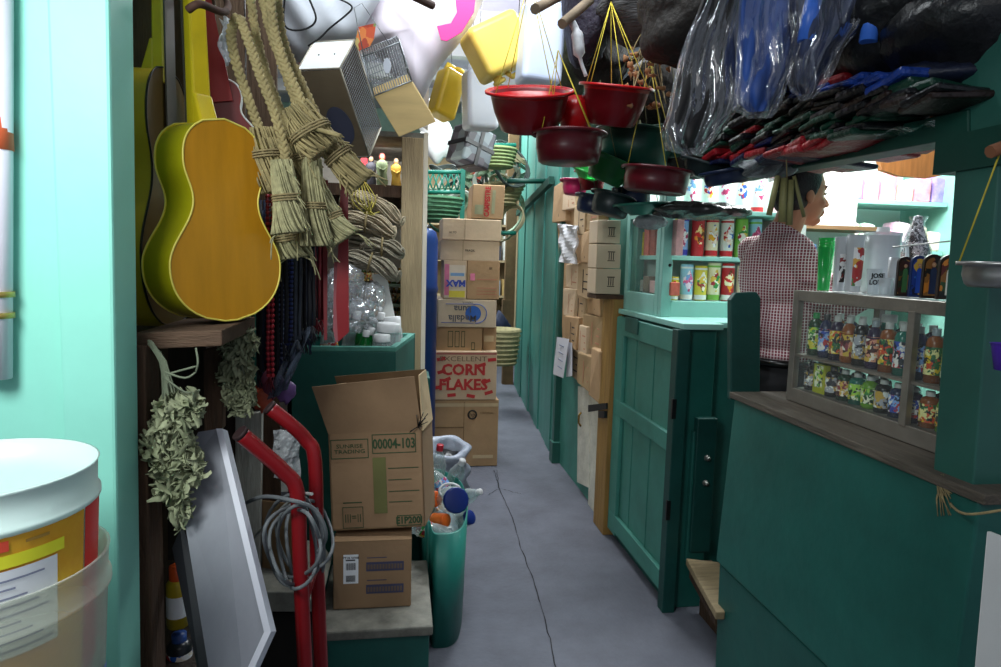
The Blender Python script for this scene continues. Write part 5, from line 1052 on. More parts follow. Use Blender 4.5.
items = [(452, 500, 2.72, 'jar', clear, cap_blue, None, .055, .13, (1.25, 0, .2), 'clear jar with big blue lid facing outwards'),
 (425, 529, 2.60, 'soda', clear, cap_blue, picc[1], .034, .20, (1.2, .2, -1.5), 'clear bottle with blue cap lying at the front of the bin'),
 (437, 470, 3.05, 'soda', clear, cap_red, None, .04, .24, (.1, .1, 0), 'clear bottle with red cap standing highest'),
 (455, 478, 3.1, 'soda', clear, cap_white, None, .04, .22, (.4, .3, 0), 'clear bottle leaning right behind the blue lid'), (442, 486, 2.95, 'soda', clear, cap_white, picc[2], .036, .20, (-.4, -.6, 0), 'clear bottle with pink label leaning left'),
 (432, 500, 2.8, 'jar', mat('white_bottle', '#dcdcd8', .4), cap_orange, None, .035, .10, (1.1, .4, 0), 'white jar with orange lid on its side'),
 (440, 520, 2.66, 'jar', mat('orange_tub', '#e8702a', .4), cap_orange, None, .028, .07, (1.3, .5, .6), 'small orange tub beside the blue lid'),
 (462, 520, 2.75, 'jar', clear, cap_blue, None, .032, .1, (1.0, .5, .5), 'small jar with blue lid against the bin rim'),
 (466, 497, 2.95, 'soda', clear, cap_white, None, .035, .19, (.7, .9, 0), 'clear bottle lying along the right rim of the bin'), (430, 485, 3.0, 'soda', mat('pale_green_pet', '#a8c8a0', .2, alpha=.6), cap_red, None, .036, .22, (-.2, -.5, 0), 'pale green bottle with red cap behind the tilted box'),
 (448, 498, 3.0, 'soda', clear, cap_blue, picc[0], .034, .2, (1.1, -.4, .8), 'clear bottle with blue cap lying in the middle'), (422, 515, 2.75, 'soda', clear, cap_white, None, .033, .18, (1.0, .3, 2.0), 'clear bottle half under the tilted box')]
for (px, py, Y, k, bm, cm, lm, r, h, rot, l) in items:
    p = P(px, py, Y); rm = Euler(rot).to_matrix(); off = rm @ Vector((0, 0, h*.5)); place(bottle(k, bm, cm, lm, r, h), p-off, rot, l+' in the curved bin' if 'bin' not in l else l, G)
m = MB(); c = P(450, 491, 2.72); m.tube([c+Vector((math.cos(s)*.045, math.sin(s)*.02, math.sin(s)*.025)) for s in [PI*.1+PI*1.3*i/14 for i in range(15)]], .006, 7); tag(O('plastic_hoop', m, cap_white), 'white curved plastic handle on top of the bottle heap', 'handle')
m = MB(); m.ell((.19, 2.8, .33), (.075, .3, .10), 20, 12, lambda d: 1+.08*math.sin(d.x*9+d.y*7)*math.sin(d.z*8)); tag(O('crushed_plastic', m, mat_cells('crushed_mix', ['#c8ccd0', '#9aa4a8', '#e0e4e4', '#7f8a90', '#c8a890', '#d8dce8'], 28)), 'mass of crushed plastic filling the curved bin', 'plastic', kind='stuff')
# ---------------------------------------------------------------- flattened cartons tacked on the wall
rr = random.Random(41)
cm = [card, card_pale, mat('carton_beige', '#b59a78', .85, var=.12), mat('carton_tan', '#a08560', .85, var=.14)]
cl = [(552, 186, 565, 224, 'tall brown flattened carton highest on the left of the carton wall'), (562, 192, 575, 212, 'carton with yellow smudge high behind the pink basin'), (573, 205, 584, 236, 'crumpled pale carton below the navy basin'), (585, 213, 597, 232, 'dark folded carton under the dark basins'),
 (579, 232, 590, 263, 'upright carton beside the dark gap'), (566, 263, 577, 288, 'small carton just under the white paper bundle'), (577, 262, 588, 297, 'upright narrow carton in the middle row'), (588, 258, 596, 278, 'little carton beside the marked boxes'),
 (589, 276, 600, 314, 'pinkish printed carton leaning in the middle row'), (563, 287, 573, 316, 'carton at the left edge of the lower rows'), (572, 290, 583, 324, 'carton with vertical print in the lower rows'), (583, 312, 600, 347, 'crumpled wide carton below the pinkish one'),
 (565, 314, 575, 345, 'left carton with torn lower edge'), (574, 322, 586, 352, 'carton above the dark slit'), (567, 342, 578, 374, 'carton right behind the pinned papers'), (577, 350, 589, 384, 'carton low on the wall above the batten'), (588, 345, 600, 396, 'lowest right carton beside the ochre post')]
m = MB(); slabx([(556, 190), (600, 205), (600, 392), (588, 384), (563, 350)], 1.185, .012, m); tag(O('cardboard_sheet', m, card), 'wide cardboard sheet behind the tacked cartons', 'cardboard sheet')
for i, (x0, y0, x1, y1, l) in enumerate(cl):
    pr = .035+.05*rr.random(); X = 1.2-pr; a = WX(x0, y1, X); b = WX(x1, y1+ (x1-x0)*.25, X); top = WX(x0, y0, X).z; h = top-a.z; y_0, y_1 = b.y, a.y
    sk = rr.uniform(-.02, .02); m = MB(); m.hexa([(X, y_0, a.z), (1.199, y_0, a.z), (1.199, y_1, a.z+.01), (X, y_1, a.z+.01), (X+sk, y_0+rr.uniform(-.01, .01), top), (1.199, y_0, top), (1.199, y_1, top), (X-sk*.5, y_1, top-.01)])
    t = T('flattened_carton', l, 'cardboard box', (1.2, y_0, a.z), 'cartons fixed on the wall left of the ochre post'); O('carton', m, cm[i % 4], t, bev=.005)
    m = MB(); ym = (y_0+y_1)/2; m.box(X-.002, X-.0005, ym-.004, ym+.004, a.z+h*.15, a.z+h*.8)
    for k in range(3): m.box(X-.002, X-.0005, y_0+.03, y_0+.03+.1*rr.random(), a.z+h*(.25+.2*k), a.z+h*(.25+.2*k)+.008)
    O('print', m, [blk_ink, mat('ink_faint_red')][i % 2], t)
for i, (y0, y1, l) in enumerate([(219, 243, 'pale box with black mark, top of three by the post'), (243, 268, 'pale box with black mark, middle of three by the post'), (268, 294, 'pale box with black mark, bottom of three by the post')]):
    a = WY(597-i, y1, 3.46); b = WY(620, y1, 3.46); h = WY(600, y0, 3.46).z-a.z-.004; t = T('small_carton', l, 'cardboard box', a, None); m = MB(); m.box(a.x, b.x, 3.46, 3.62, a.z, a.z+h); O('carton', m, mat('carton_light', '#c9b49a', .8, var=.06), t, bev=.004)
    m = MB(); cx = (a.x+b.x)/2+.015
    for q in (-.012, 0, .012): m.box(cx+q-.002, cx+q+.002, 3.458, 3.46, a.z+h*.35, a.z+h*.65)
    m.box(cx-.02, cx+.02, 3.458, 3.46, a.z+h*.66, a.z+h*.70); m.box(cx-.02, cx+.02, 3.458, 3.46, a.z+h*.30, a.z+h*.33); O('mark', m, blk_ink, t)
m = MB(); a = WY(596, 294, 3.46); m.box(a.x, 1.198, 3.45, 3.63, a.z-.025, a.z-.004); tag(O('small_shelf', m, wood_old), 'little shelf carrying three marked pale boxes', 'shelf')
m = MB(); slab([(590, 233), (597, 231), (597, 262), (590, 262)], 4.2, .02, m); tag(O('gap_shade', m, wood_dark), 'dark slab put in as shade in the gap between the cartons', 'board')  # dark slab put in for the shade of the gap
t = T('paper_bundle', 'white crumpled papers pinned among the upper cartons', 'papers', WX(560, 262, 1.1)); m = MB()
m.grid(lambda u, v: WX(559.5+u*17, 262-v*38+u*2, 1.10)+Vector((.02*math.sin(u*9+v*5)*math.sin(v*7), 0, 0)), 10, 12, False); O('sheets', m, mat('grey_paper', '#b8b8bc', .8, var=.15, vs=20), t, solid=.012)
t = T('pinned_notes', 'two printed white notes pinned at the lower edge of the cartons', 'papers', WX(560, 376, 1.05)); 
m = MB(); m.prism([WX(557, 337, 1.10), WX(569, 339, 1.10), WX(563, 378, 1.08), WX(553, 374, 1.08)], (.002, 0, 0)); s1 = O('note', m, mat('note_white', '#c8c8d0', .7, var=.05), t)
m = MB(); m.prism([WX(568, 342, 1.12), WX(572, 343, 1.12), WX(572, 376, 1.11), WX(566, 377, 1.11)], (.002, 0, 0)); O('note', m, mat('note_white'), t)
m = MB()
for k in range(4): a = WX(559-k*.6, 345+k*7, 1.094-.005*k); m.box(a.x-.003, a.x-.001, a.y-.14, a.y-.02, a.z, a.z+.008)
O('print_lines', m, mat('print_grey'), s1)
# ---------------------------------------------------------------- hanging basins
def hb(label, px, py, Y, r0, r1, h, tilt, mt, top=None, cat='basin', k=5, name='plastic_basin', rim=.012, smt=None, grp=None, inner=None):
    c = WY(px, py, Y); t = T(name, label, cat, c, grp); E_ = Euler((math.radians(tilt[0]), math.radians(tilt[1]), 0)); X = basin(t, c, r0, r1, h, mt, rim, tilt=E_, inner=inner)
    m = MB(); m.X = X; m.tube([Vector((math.cos(a)*(r1+rim*.7), math.sin(a)*(r1+rim*.7), h)) for a in [2*PI*i/36 for i in range(36)]], .005, 6, closed=True); O('rolled_rim', m, inner or mt, t)
    if top: strings(t, X, r1-.005, h, WY(*top), k, smt, .0017, off=.4)
rbi = mat('basin_red_lit', '#b01418', .3, var=.05); rb = mat('basin_red_shaded', '#6a1018', .3, var=.06, vs=5, trans=.12); rbd = mat('basin_wine_shaded', '#4e0f18', .3, var=.08, vs=5);  # backlight put into the reds: outsides darkened, inside and rim brightened
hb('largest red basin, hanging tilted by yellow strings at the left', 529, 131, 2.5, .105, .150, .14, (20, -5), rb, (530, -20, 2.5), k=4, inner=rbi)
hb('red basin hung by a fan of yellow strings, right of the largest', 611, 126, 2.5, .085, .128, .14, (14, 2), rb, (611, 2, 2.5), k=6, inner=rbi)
hb('shaded wine red basin hanging level, lowest of the three red ones', 568, 164, 2.4, .108, .125, .105, (1, 0), rbd, (558, 50, 2.4), k=4)
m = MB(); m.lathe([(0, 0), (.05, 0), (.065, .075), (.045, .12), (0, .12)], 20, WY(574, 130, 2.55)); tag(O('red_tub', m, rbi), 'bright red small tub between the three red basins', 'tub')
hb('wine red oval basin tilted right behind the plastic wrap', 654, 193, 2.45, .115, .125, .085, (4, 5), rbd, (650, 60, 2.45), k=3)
G_ = 'small basins hanging under the dark stock'
dg = mat('basin_dark_green', '#0f3a30', .35, var=.1); nv = mat('basin_navy', '#16223e', .35, var=.1); gr = mat('basin_green', '#1c6a34', .35, var=.1, trans=.15); pk = mat('basin_pink', '#b8235a', .4, var=.08); cha = mat('basin_charcoal', '#1d2a2c', .4, var=.1)
for args in [('green basin tilted behind the wine red basins', 603, 182, 2.7, .07, .10, .10, (12, 20), gr, (600, 80, 2.7)),
 ('bright lime green bowl edge behind the green basin', 587, 177, 2.85, .05, .075, .04, (25, 10), mat('basin_lime', '#35c452', .4, var=.05, trans=.2), None),
 ('magenta pot on the far left of the small basins', 574, 195, 3.1, .05, .062, .065, (0, 4), pk, None), ('dark red pot between magenta and green ones', 592, 190, 3.0, .05, .068, .09, (4, -5), mat('pot_red', '#8a1a20', .4), None),
 ('navy basin hanging low beside the cartons', 590, 213, 2.95, .062, .072, .072, (2, 10), nv, (585, 120, 2.95)), ('charcoal basin hanging low in the middle', 608, 215, 2.8, .075, .088, .085, (2, 14), cha, (606, 120, 2.8)),
 ('shallow green bowl below the wine red oval basin', 641, 215, 2.7, .05, .105, .045, (2, -5), mat('bowl_sea', '#1d5e50', .4, var=.1), (640, 120, 2.7)), ('navy pot behind the shallow green bowl', 632, 210, 2.85, .07, .08, .09, (0, 0), nv, None),
 ('big dark green basin in the shade right of the red ones', 632, 168, 2.75, .13, .165, .14, (0, 6), dg, (640, 20, 2.75)), ('dark green basin upper right in the shade', 668, 160, 2.8, .12, .15, .13, (3, -5), dg, (668, 20, 2.8)), 
 ('navy tray hanging askew above the candles', 728, 184, 2.3, .075, .085, .05, (2, -12), nv, (726, 90, 2.3)), ('dark bowl upside against the navy tray', 702, 178, 2.4, .06, .09, .05, (10, 15), cha, None)]:
    hb(*args, k=3, smt=mat('dark_string', '#4a4a2a', .8)) if args[-1] else hb(*args[:-1])
m = MB(); a = WY(705, 218, 2.6); rr = random.Random(2)
m.ell(WY(700, 211, 2.6), (.20, .12, .035), 30, 12, lambda d: 1+.12*math.sin(d.x*9+d.y*5)+.06*math.sin(d.x*23)); tag(O('dark_bag', m, mat('dark_wrap', '#2a2b2a', .25, var=.4, vs=18, bump=.8, bs=30)), 'crumpled dark plastic bag hanging just above the candle shelf', 'bag')
m = MB(); m.ell(WY(650, 222, 2.75), (.07, .06, .03), 20, 12, lambda d: 1+.15*math.sin(d.x*9+d.y*5)); tag(O('clear_bag', m, mat_film('grey_film', '#b8bcc0', .35, .15, .8, 25)), 'grey see-through bag over the top of the glass showcase', 'bag')
m = MB(); m.tube([WY(535, 9, 2.3), WY(560, -4, 2.6)], .018, 8); m.tube([WY(562, 24, 2.35), WY(590, 0, 2.5)], .018, 8); tag(O('driftwood_branch', m, mat('branch', '#7a6a58', .85, var=.3, vs=12)), 'knotty branch poles from which the basins hang', 'branch')
m = MB(); m.tube(spline([WY(572, 22, 2.4), WY(577, 34, 2.4), WY(580, 58, 2.4), WY(586, 76, 2.4)], 5), [.014]*5+[.022]*5+[.007]*6, 8); tag(O('white_twist', m, mat('twist_white', '#b8b8bc', .4, var=.2, vs=30)), 'twist of white plastic hanging between basin strings', 'plastic')
m = MB(); m.tube([(.2, 2.5, 2.46), (1.0, 2.5, 2.52)], .015, 8); m.tube([(1.0, 1.5, 2.3), (1.0, 3.2, 2.4)], .015, 8); tag(O('roof_pole', m, mat('rusty_iron')), 'iron poles overhead from which basins and bags hang', 'pole')
# ---------------------------------------------------------------- dark stock overhead
def lump(label, px, py, Y, r, mt, seed, name='dark_sack', cat='sack', f=.1, tw=.04, grp=None):
    m = MB(); m.ell(WY(px, py, Y), r, 40, 26, lambda d: 1+f*math.sin(d.x*4+seed)*math.cos(d.z*5+seed*2)+tw*math.sin(d.z*14+d.x*17+seed)*math.sin(d.y*13+seed)); return tag(O(name, m, mt), label, cat, grp)
dk = mat('black_sheet', '#101114', .35, var=.5, vs=10, bump=.9, bs=18); dk2 = mat('violet_black', '#1c1626', .7, var=.4, vs=20, bump=.8, bs=50); dk3 = mat('brown_black', '#1e1916', .75, var=.5, vs=14, bump=.9, bs=40); fib = mat('grey_fibre', '#3a393a', .8, var=.7, vs=8, bump=1, bs=30, stretch=(1, 1, 6))
lump('violet black sack above the right hand red basin', 588, 8, 2.75, (.10, .15, .24), dk2, 1); lump('dark fibrous sack above the basins, beside the violet one', 640, 8, 2.6, (.16, .16, .13), fib, 2); lump('black sack behind the basin strings', 600, 60, 3.0, (.13, .12, .13), dk3, 3)
lump('dark leafy bundle at the left edge of the overhead stock', 574, 62, 3.1, (.08, .12, .17), mat('leaf_dark', '#3c3f30', .8, var=.6, vs=12, bump=1, bs=30), 4); lump('black sack in the shade above the wrapped goods', 690, 20, 2.3, (.18, .2, .16), dk3, 5)
lump('dark brown sack under the roof beside the clear wrap', 660, 100, 3.0, (.20, .15, .17), dk3, 6); lump('large black sack at the top right corner', 905, 20, 1.6, (.22, .3, .17), dk, 7); lump('black sack above the green post', 985, 30, 1.4, (.20, .2, .16), dk, 8)
lump('black sack behind the folded bags', 860, 60, 1.9, (.26, .2, .17), dk, 9); lump('navy black sack lying on the beam end', 950, 84, 1.45, (.16, .16, .055), mat('navy_black', '#141a2e', .5, var=.5, vs=12, bump=.8, bs=20), 10); lump('dark sack over the shop doorway', 780, 70, 2.4, (.3, .2, .2), dk3, 11)
t = T('dried_plant', 'brown dried seed plant hanging right of the basins', 'plant', WY(652, 30, 2.5)); rr = random.Random(19)
m = MB()
for i in range(16):
    p = WY(655+rr.uniform(-6, 6), 20, 2.5); q = WY(650+rr.uniform(-22, 22), 75+rr.uniform(-25, 35), 2.5+rr.uniform(-.1, .1)); m.tube(spline([p, (p+q)/2+Vector((rr.uniform(-.03, .03), 0, 0)), q], 4), .002, 5)
O('stems', m, twine, t)
for i in range(40):
    m = MB(); c = WY(650+rr.uniform(-26, 20), 72+rr.uniform(-28, 36), 2.46+rr.uniform(-.1, .1)); m.ell(c, (rr.uniform(.008, .02), .006, rr.uniform(.006, .014)), 8, 6, lambda d: 1+.3*math.sin(d.x*5+i)); O('seed_pod', m, mat('pod_brown', '#8a5f3c', .8, var=.4, vs=30), t)
lump('black sack filling the gap left of the folded bags', 722, 128, 2.5, (.15, .12, .13), dk, 12); lump('dark sack above the candle shelf behind the navy tray', 705, 160, 2.75, (.17, .12, .08), dk3, 13)
# clear wrapped goods
film_big = mat_gloss('wrap_film', .09, .6, .10, .8, 5, (2.5, 2.5, .7), haze=.03)
def wrap(label, L_, R_, Y, depth, folds, seed, innerm, inn=.86, tipz=0):
    """sheet of clear film hanging in folds round dark goods: left and right outlines in pixels top to bottom"""
    t = T('wrapped_goods', label, 'wrapped goods', WY(*L_[-1], Y)); n = len(L_)-1
    def ed(P, v): k = min(n-1, int(v*n)); f = v*n-k; return P[k][0]*(1-f)+P[k+1][0]*f, P[k][1]*(1-f)+P[k+1][1]*f
    def fn(s_, k_):
        def g(u, v):
            lx, ly = ed(L_, v); rx, ry = ed(R_, v); a = u*2*PI; cx, cy = (lx+rx)/2, (ly+ry)/2; w = .5+.5*math.cos(a); px = lx*(1-w)+rx*w; py = ly*(1-w)+ry*w
            if s_ < 1: px = cx+(px-cx)*s_; py = cy+(py-cy)*s_-7
            d = math.sin(a)*depth*s_; rp = .016*math.sin(a*folds*.5+v*2.2+seed)*(.3+v)+.007*math.sin(a*folds*1.3-v*4+seed*2)+.004*math.sin(a*19+v*9)
            if s_ < 1: rp = .012*math.sin(a*3+v*5+seed)+.007*math.sin(a*7-v*9)
            return WY(px+(2.5*math.sin(v*13+seed) if s_ == 1 else 0), py, Y-d*(.4+.6*math.sin(PI*min(.93, .25+v*.7)))+rp)
        return g
    m = MB(); m.grid(fn(inn, 0), 40, 14); O('goods', m, innerm, t)
    m = MB(); m.grid(fn(1, 1), 96, 26); O('clear_film', m, film_big, t)
    return t
gd = mat('goods_dark', '#0e0b0c', .6, var=.6, vs=5, stretch=(2, 2, 1)); gb = mat('goods_blue', '#2a55a8', .6, vs=2.5, stretch=(4, 4, .6), col2='#24252c'); gbr = mat('goods_grey', '#2c2a30', .6, vs=2.2, stretch=(4, 4, .7), col2='#2a4478')
wrap('long dark goods wrapped in shiny clear film, tip pointing down left', [(706, -15), (690, 30), (672, 90), (659, 130), (668, 150), (682, 156)], [(748, -15), (745, 30), (742, 80), (737, 110), (722, 133), (700, 154)], 1.62, .07, 7, 1, gd)
wrap('blue and grey goods wrapped in hanging clear film, middle one', [(734, -15), (733, 30), (730, 80), (733, 110), (746, 119)], [(806, -15), (801, 30), (796, 65), (788, 92), (770, 118)], 1.6, .07, 6, 2, gb)
wrap('grey goods in clear film with bright folds, right of the blue ones', [(788, -15), (790, 25), (786, 60), (790, 92), (800, 102)], [(890, -15), (872, 10), (856, 35), (838, 62), (815, 98)], 1.55, .07, 8, 3, gbr)
for px, c, l in [(806, '#3a6ac8', 'bright blue roll standing inside the hanging film'), (868, '#3f74d8', 'blue roll glimpsed at the top beside the black sacks')]:
    m = MB(); m.tube([WY(px, 42, 1.50), WY(px+10, -16, 1.50)], .020, 12); tag(O('blue_roll', m, mat('roll_'+c[1:], c, .35, var=.1)), l, 'roll')
# folded bags stacked on the beam
fb = {'blue': '#1c3a86', 'black': '#0c0c10', 'dark green': '#0d3326', 'red': '#8a1620', 'navy': '#131a3a', 'brown black': '#211411', 'violet black': '#1a1526'}
rows = [('blue', 793, 905, 86), ('blue', 783, 912, 92), ('black', 790, 930, 98), ('black', 752, 940, 104), ('brown black', 760, 935, 110), ('black', 748, 925, 116), ('dark green', 742, 905, 122), ('dark green', 735, 890, 128), ('black', 728, 872, 134), ('dark green', 722, 858, 140), ('red', 718, 845, 146), ('red', 722, 830, 151), ('navy', 724, 815, 156)]
rr = random.Random(88); proto = None
for i, (cn_, x0, x1, yy) in enumerate(rows):
    x = x0
    while x < x1:
        X = 1.12-.012*math.sin(i*1.7+x*.05)+rr.uniform(-.01, .01); p = WX(x, yy+(x-800)*(-.10)*(.6 if i < 5 else 1)+rr.uniform(-1, 1), X); k_ = cn_ if rr.random() < .85 else rr.choice(list(fb)); lb_ = '%s folded bag in the stack resting on the green beam' % k_
        if ('fold', k_) not in _bt:
            m = MB(); m.box(-.04, .26, -.055, .055, -.009, .009); o = tag(O('folded_bag', m, mat('folded_'+k_.replace(' ', '_'), fb[k_], .32, var=.4, vs=20, bump=.5, bs=60), bev=.008), lb_, 'folded bag', k_+' folded bags stacked on the beam'); _bt[('fold', k_)] = o
        else: o = dup(_bt[('fold', k_)], label=lb_)
        put(o, p, (rr.uniform(-.12, .12)-.08, rr.uniform(-.1, .1), rr.uniform(-.15, .15)), (1, rr.uniform(.8, 1.2), rr.uniform(.8, 1.4))); x += rr.uniform(17, 27)
m = MB(); m.grid(lambda u, v: WX(720+u*215, 160-u*38+v*12*math.sin(PI*u)**.6-v*2, 1.12+.45*v)+Vector((0, 0, .006*math.sin(u*40+v*9)-.03*math.sin(PI*v))), 60, 10); tag(O('film_sling', m, film_big), 'clear film sling under the stack of folded bags', 'film')
m = MB(); m.grid(lambda u, v: WY(741+u*62, 160+v*(24-10*abs(u-.5)*2)+u*-4, 1.95)+Vector((0, .02*math.sin(u*15+v*6), 0)), 30, 8); tag(O('film_flap', m, mat_film('grey_film')), 'grey film flap hanging over the man behind the cut sticks', 'film')
t = T('cut_sticks', 'bundle of olive cut sticks hanging in front of the man', 'sticks', WY(787, 180, 1.9))
for (x0, y0, x1, y1, r) in [(778, 176, 769, 215, .0085), (784, 178, 782, 222, .011), (791, 180, 789, 225, .010), (794, 176, 804, 217, .0055)]:
    m = MB(); m.tube([WY(x0, y0, 1.88), WY(x1, y1, 1.88)], r, 9); O('stick', m, mat('cane_olive', '#77744a', .6, var=.25, vs=12), t)
m = MB(); m.tube([WY(787, 181, 1.88), WY(786, 150, 1.85)], .002, 5); O('string', m, twine, t)
m = MB(); slabx([(930, 112), (985, 97), (985, 104), (930, 121)], 1.22, .02, m); tag(O('orange_board', m, mat('orange_wood', '#c07a3a', .6, var=.2)), 'strip of orange board on top of the green beam', 'board')
m = MB(); slabx([(860, 132), (930, 113), (930, 121), (860, 139)], 1.23, .02, m); tag(O('white_strip', m, mat('strip_white', '#c8c0be', .7, var=.2, vs=12)), 'white crumpled strip on top of the green beam', 'strip')
# ---------------------------------------------------------------- display case
dc = T('display_case', 'aluminium framed glass display case on the teal counter', 'display case', (1.45, 1.65, 1.06))
X0, X1, Y0, Y1, Z0, Z1 = 1.30, 1.62, 1.24, 2.055, 1.060, 1.430; zsf = WX(800, 354, 1.31).z
m = MB()
for x in (X0, X1-.02):
    m.box(x-.001, x+.021, Y1-.028, Y1+.001, Z0+.001, Z1-.001); m.box(x-.001, x+.021, Y0-.001, Y0+.028, Z0+.001, Z1-.001); m.box(x, x+.02, Y0, Y1, Z1-.035, Z1); m.box(x, x+.02, Y0, Y1, Z0, Z0+.045)
for z0, z1 in ((Z1-.03, Z1-.002), (Z0+.002, Z0+.04)): m.box(X0+.002, X1-.002, Y1-.02, Y1-.002, z0, z1); m.box(X0+.002, X1-.002, Y0+.002, Y0+.02, z0, z1)
O('frame', m, alu, dc, bev=.002)
ym = (WX(905, 330, X0).y+WX(917, 330, X0).y)/2
m = MB(); m.box(X0-.003, X0+.016, ym-.012, ym+.012, Z0+.04, Z1-.03); O('mullion', m, alu, dc, bev=.002)
m = MB(); m.box(X0+.004, X1, Y0+.02, Y1-.02, zsf-.008, zsf); O('shelf', m, alu, dc)
m = MB(); m.box(X0+.01, X1, Y0+.02, Y1-.02, Z0+.035, Z0+.045); O('floor_board', m, alu, dc)
cg = mat_film('case_glass')
m = MB(); m.quad((X0+.01, Y0+.02, Z0+.04), (X0+.01, Y1-.02, Z0+.04), (X0+.01, Y1-.02, Z1-.03), (X0+.01, Y0+.02, Z1-.03)); O('front_glass', m, cg, dc)
m = MB(); m.quad((X0+.02, Y1-.01, Z0+.04), (X1-.02, Y1-.01, Z0+.04), (X1-.02, Y1-.01, Z1-.03), (X0+.02, Y1-.01, Z1-.03)); O('end_glass', m, cg, dc)
m = MB(); m.box(X0+.02, X1-.02, Y0+.02, Y1-.02, Z1-.006, Z1-.001); O('top_glass', m, mat_film('top_glass', '#f4f8f8', .35, .2, 0, 3), dc)
# bottles in the case
lm = [mat_cells('oil_label_a', ['#e8c020', '#d84a1a', '#2a6a3a', '#f4e8a0', '#1a1a1a'], 85), mat_cells('oil_label_b', ['#3a8a3a', '#a8d84a', '#f0f0d0', '#1c3a1c', '#d8c83a'], 85), mat_cells('oil_label_c', ['#2a4aa8', '#8ab0e8', '#f0e8e0', '#b82a2a', '#101828'], 85), mat_cells('oil_label_d', ['#8a2a3a', '#e8a080', '#f4e8d8', '#4a1a1a', '#d8b040'], 85), mat_cells('oil_label_e', ['#f0f0e8', '#30303a', '#a8a8b0', '#c8a040'], 85)]
bm_ = {'navy': mat('oil_navy', '#1a2348', .2), 'dark green': mat('oil_green', '#123a22', .2), 'amber': mat('oil_amber', '#8a4a1c', .2), 'violet': mat('oil_violet', '#2a1a3a', .2), 'black': mat('oil_black', '#101012', .2), 'teal': mat('oil_teal', '#1a6a5a', .2), 'lime': mat('oil_lime', '#6a9a2a', .2), 'olive': mat('oil_olive', '#5a5a20', .2)}
capw = mat('cap_offwhite', '#c8c8c4', .4); capt = mat('cap_clearish', '#9aa4aa', .3); capb = mat('cap_dark', '#22242a', .4); capgr = mat('cap_green', '#1a9a4a', .4)
ln = ['yellow and red', 'green', 'blue', 'dark red', 'black and white']; pos = ['far left end', 'far left', 'left', 'left of middle', 'middle', 'right of middle', 'right', 'far right', 'behind the mullion', 'just past the mullion', 'near end', 'nearest end', 'hidden end', 'post end']
up = [('dark green', 1, capgr, 'oil'), ('navy', 2, capb, 'flask'), ('violet', 0, capw, 'oil'), ('amber', 3, capw, 'flask'), ('black', 4, capw, 'oil'), ('violet', 3, capt, 'flask'), ('amber', 0, capw, 'oil'), ('teal', 2, capw, 'oil'), ('navy', 2, capw, 'oil'), ('amber', 0, capt, 'oil'), ('dark green', 1, capgr, 'jar'), ('teal', 1, capgr, 'jar')]
ys_ = [1.99-i*.055 for i in range(12)]
for i, (b_, l_, c_, k_) in enumerate(up):
    o = bottle(k_, bm_[b_], c_, lm[l_], .0215, .148, 'oil_bottle'); place(o, (X0+.045, ys_[i], zsf+.001), (0, 0, i), '%s bottle with %s label, %s of the upper case shelf' % (b_, ln[l_], pos[i]), 'oil bottles in the display case')
    o = bottle(up[(i*5+3) % 12][3], bm_[up[(i*5+3) % 12][0]], capw, lm[(i*3) % 5], .0215, .148, 'oil_bottle'); place(o, (X0+.115, ys_[i]-.02, zsf+.001), (0, 0, i), 'second row bottle with %s label, %s of the upper case shelf' % (ln[(i*3) % 5], pos[i]), 'oil bottles in the display case')
lo = [('black', 4, capb, 'flask'), None, ('black', 4, capb, 'oil'), ('dark green', 3, capw, 'oil'), ('teal', 1, capw, 'oil'), ('lime', 1, capw, 'flask'), ('black', 4, capw, 'oil'), ('navy', 2, capw, 'oil'), ('violet', 2, capw, 'oil'), ('amber', 0, capw, 'oil'), ('lime', 0, capw, 'oil'), ('amber', 1, capw, 'oil')]
zl = Z0+.046; hl = (zsf-zl)*.93
for i, q in enumerate(lo):
    if not q: continue
    b_, l_, c_, k_ = q; o = bottle(k_, bm_[b_], c_, lm[l_], .0225, hl*.93, 'oil_bottle'); place(o, (X0+.045, ys_[i], zl), (0, 0, i*2), '%s bottle with %s label, %s of the lower case shelf' % (b_, ln[l_], pos[i]), 'oil bottles in the display case')
    if i % 2 == 0: o = bottle('oil', bm_['violet'], capw, lm[(i+2) % 5], .0225, hl*.93, 'oil_bottle'); place(o, (X0+.115, ys_[i]-.02, zl), (0, 0, i), 'second row violet bottle, %s of the lower case shelf' % pos[i], 'oil bottles in the display case')
t = T('perfume_box', 'yellow green box standing at the left of the lower case shelf', 'box', (X0+.05, 1.925, zl)); m = MB(); m.box(X0+.025, X0+.075, 1.895, 1.955, zl, zl+hl*.88); O('box', m, mat('box_lime', '#a8a81c', .5, var=.1), t, bev=.002); m = MB(); m.box(X0+.0235, X0+.025, 1.905, 1.945, zl+.02, zl+.09); O('picture', m, lm[1], t)
# ---------------------------------------------------------------- things standing on the case
zt = Z1+.001
def cup(name, label, px, Y, r0, r1, h, mt, cat='cup', extra=None, n=28):
    p = WY(px, 290, Y); p.z = zt; t = T(name, label, cat, p); m = MB(); m.lathe([(0, 0), (r0, 0), (r0, .004), (r1, h), (r1-.002, h), (r0-.003, .006), (0, .006)], n, p); O('cup', m, mt, t)
    if extra:
        mt2, z0, z1, a0, a1 = extra; m = MB(); m.grid(lambda u, v: p+Vector((math.sin(math.radians(a0+(a1-a0)*u))*(r0+(r1-r0)*(z0+(z1-z0)*v)/h+.0012), -math.cos(math.radians(a0+(a1-a0)*u))*(r0+(r1-r0)*(z0+(z1-z0)*v)/h+.0012), z0+(z1-z0)*v)), 10, 6); O('print', m, mt2, t)
    return t, p
gcup = mat_film('green_plastic', '#3ad06a', .55, .15, .1, 10); fcup = mat_film('frosted_plastic', '#e8ecf0', .62, .25, .05, 6)
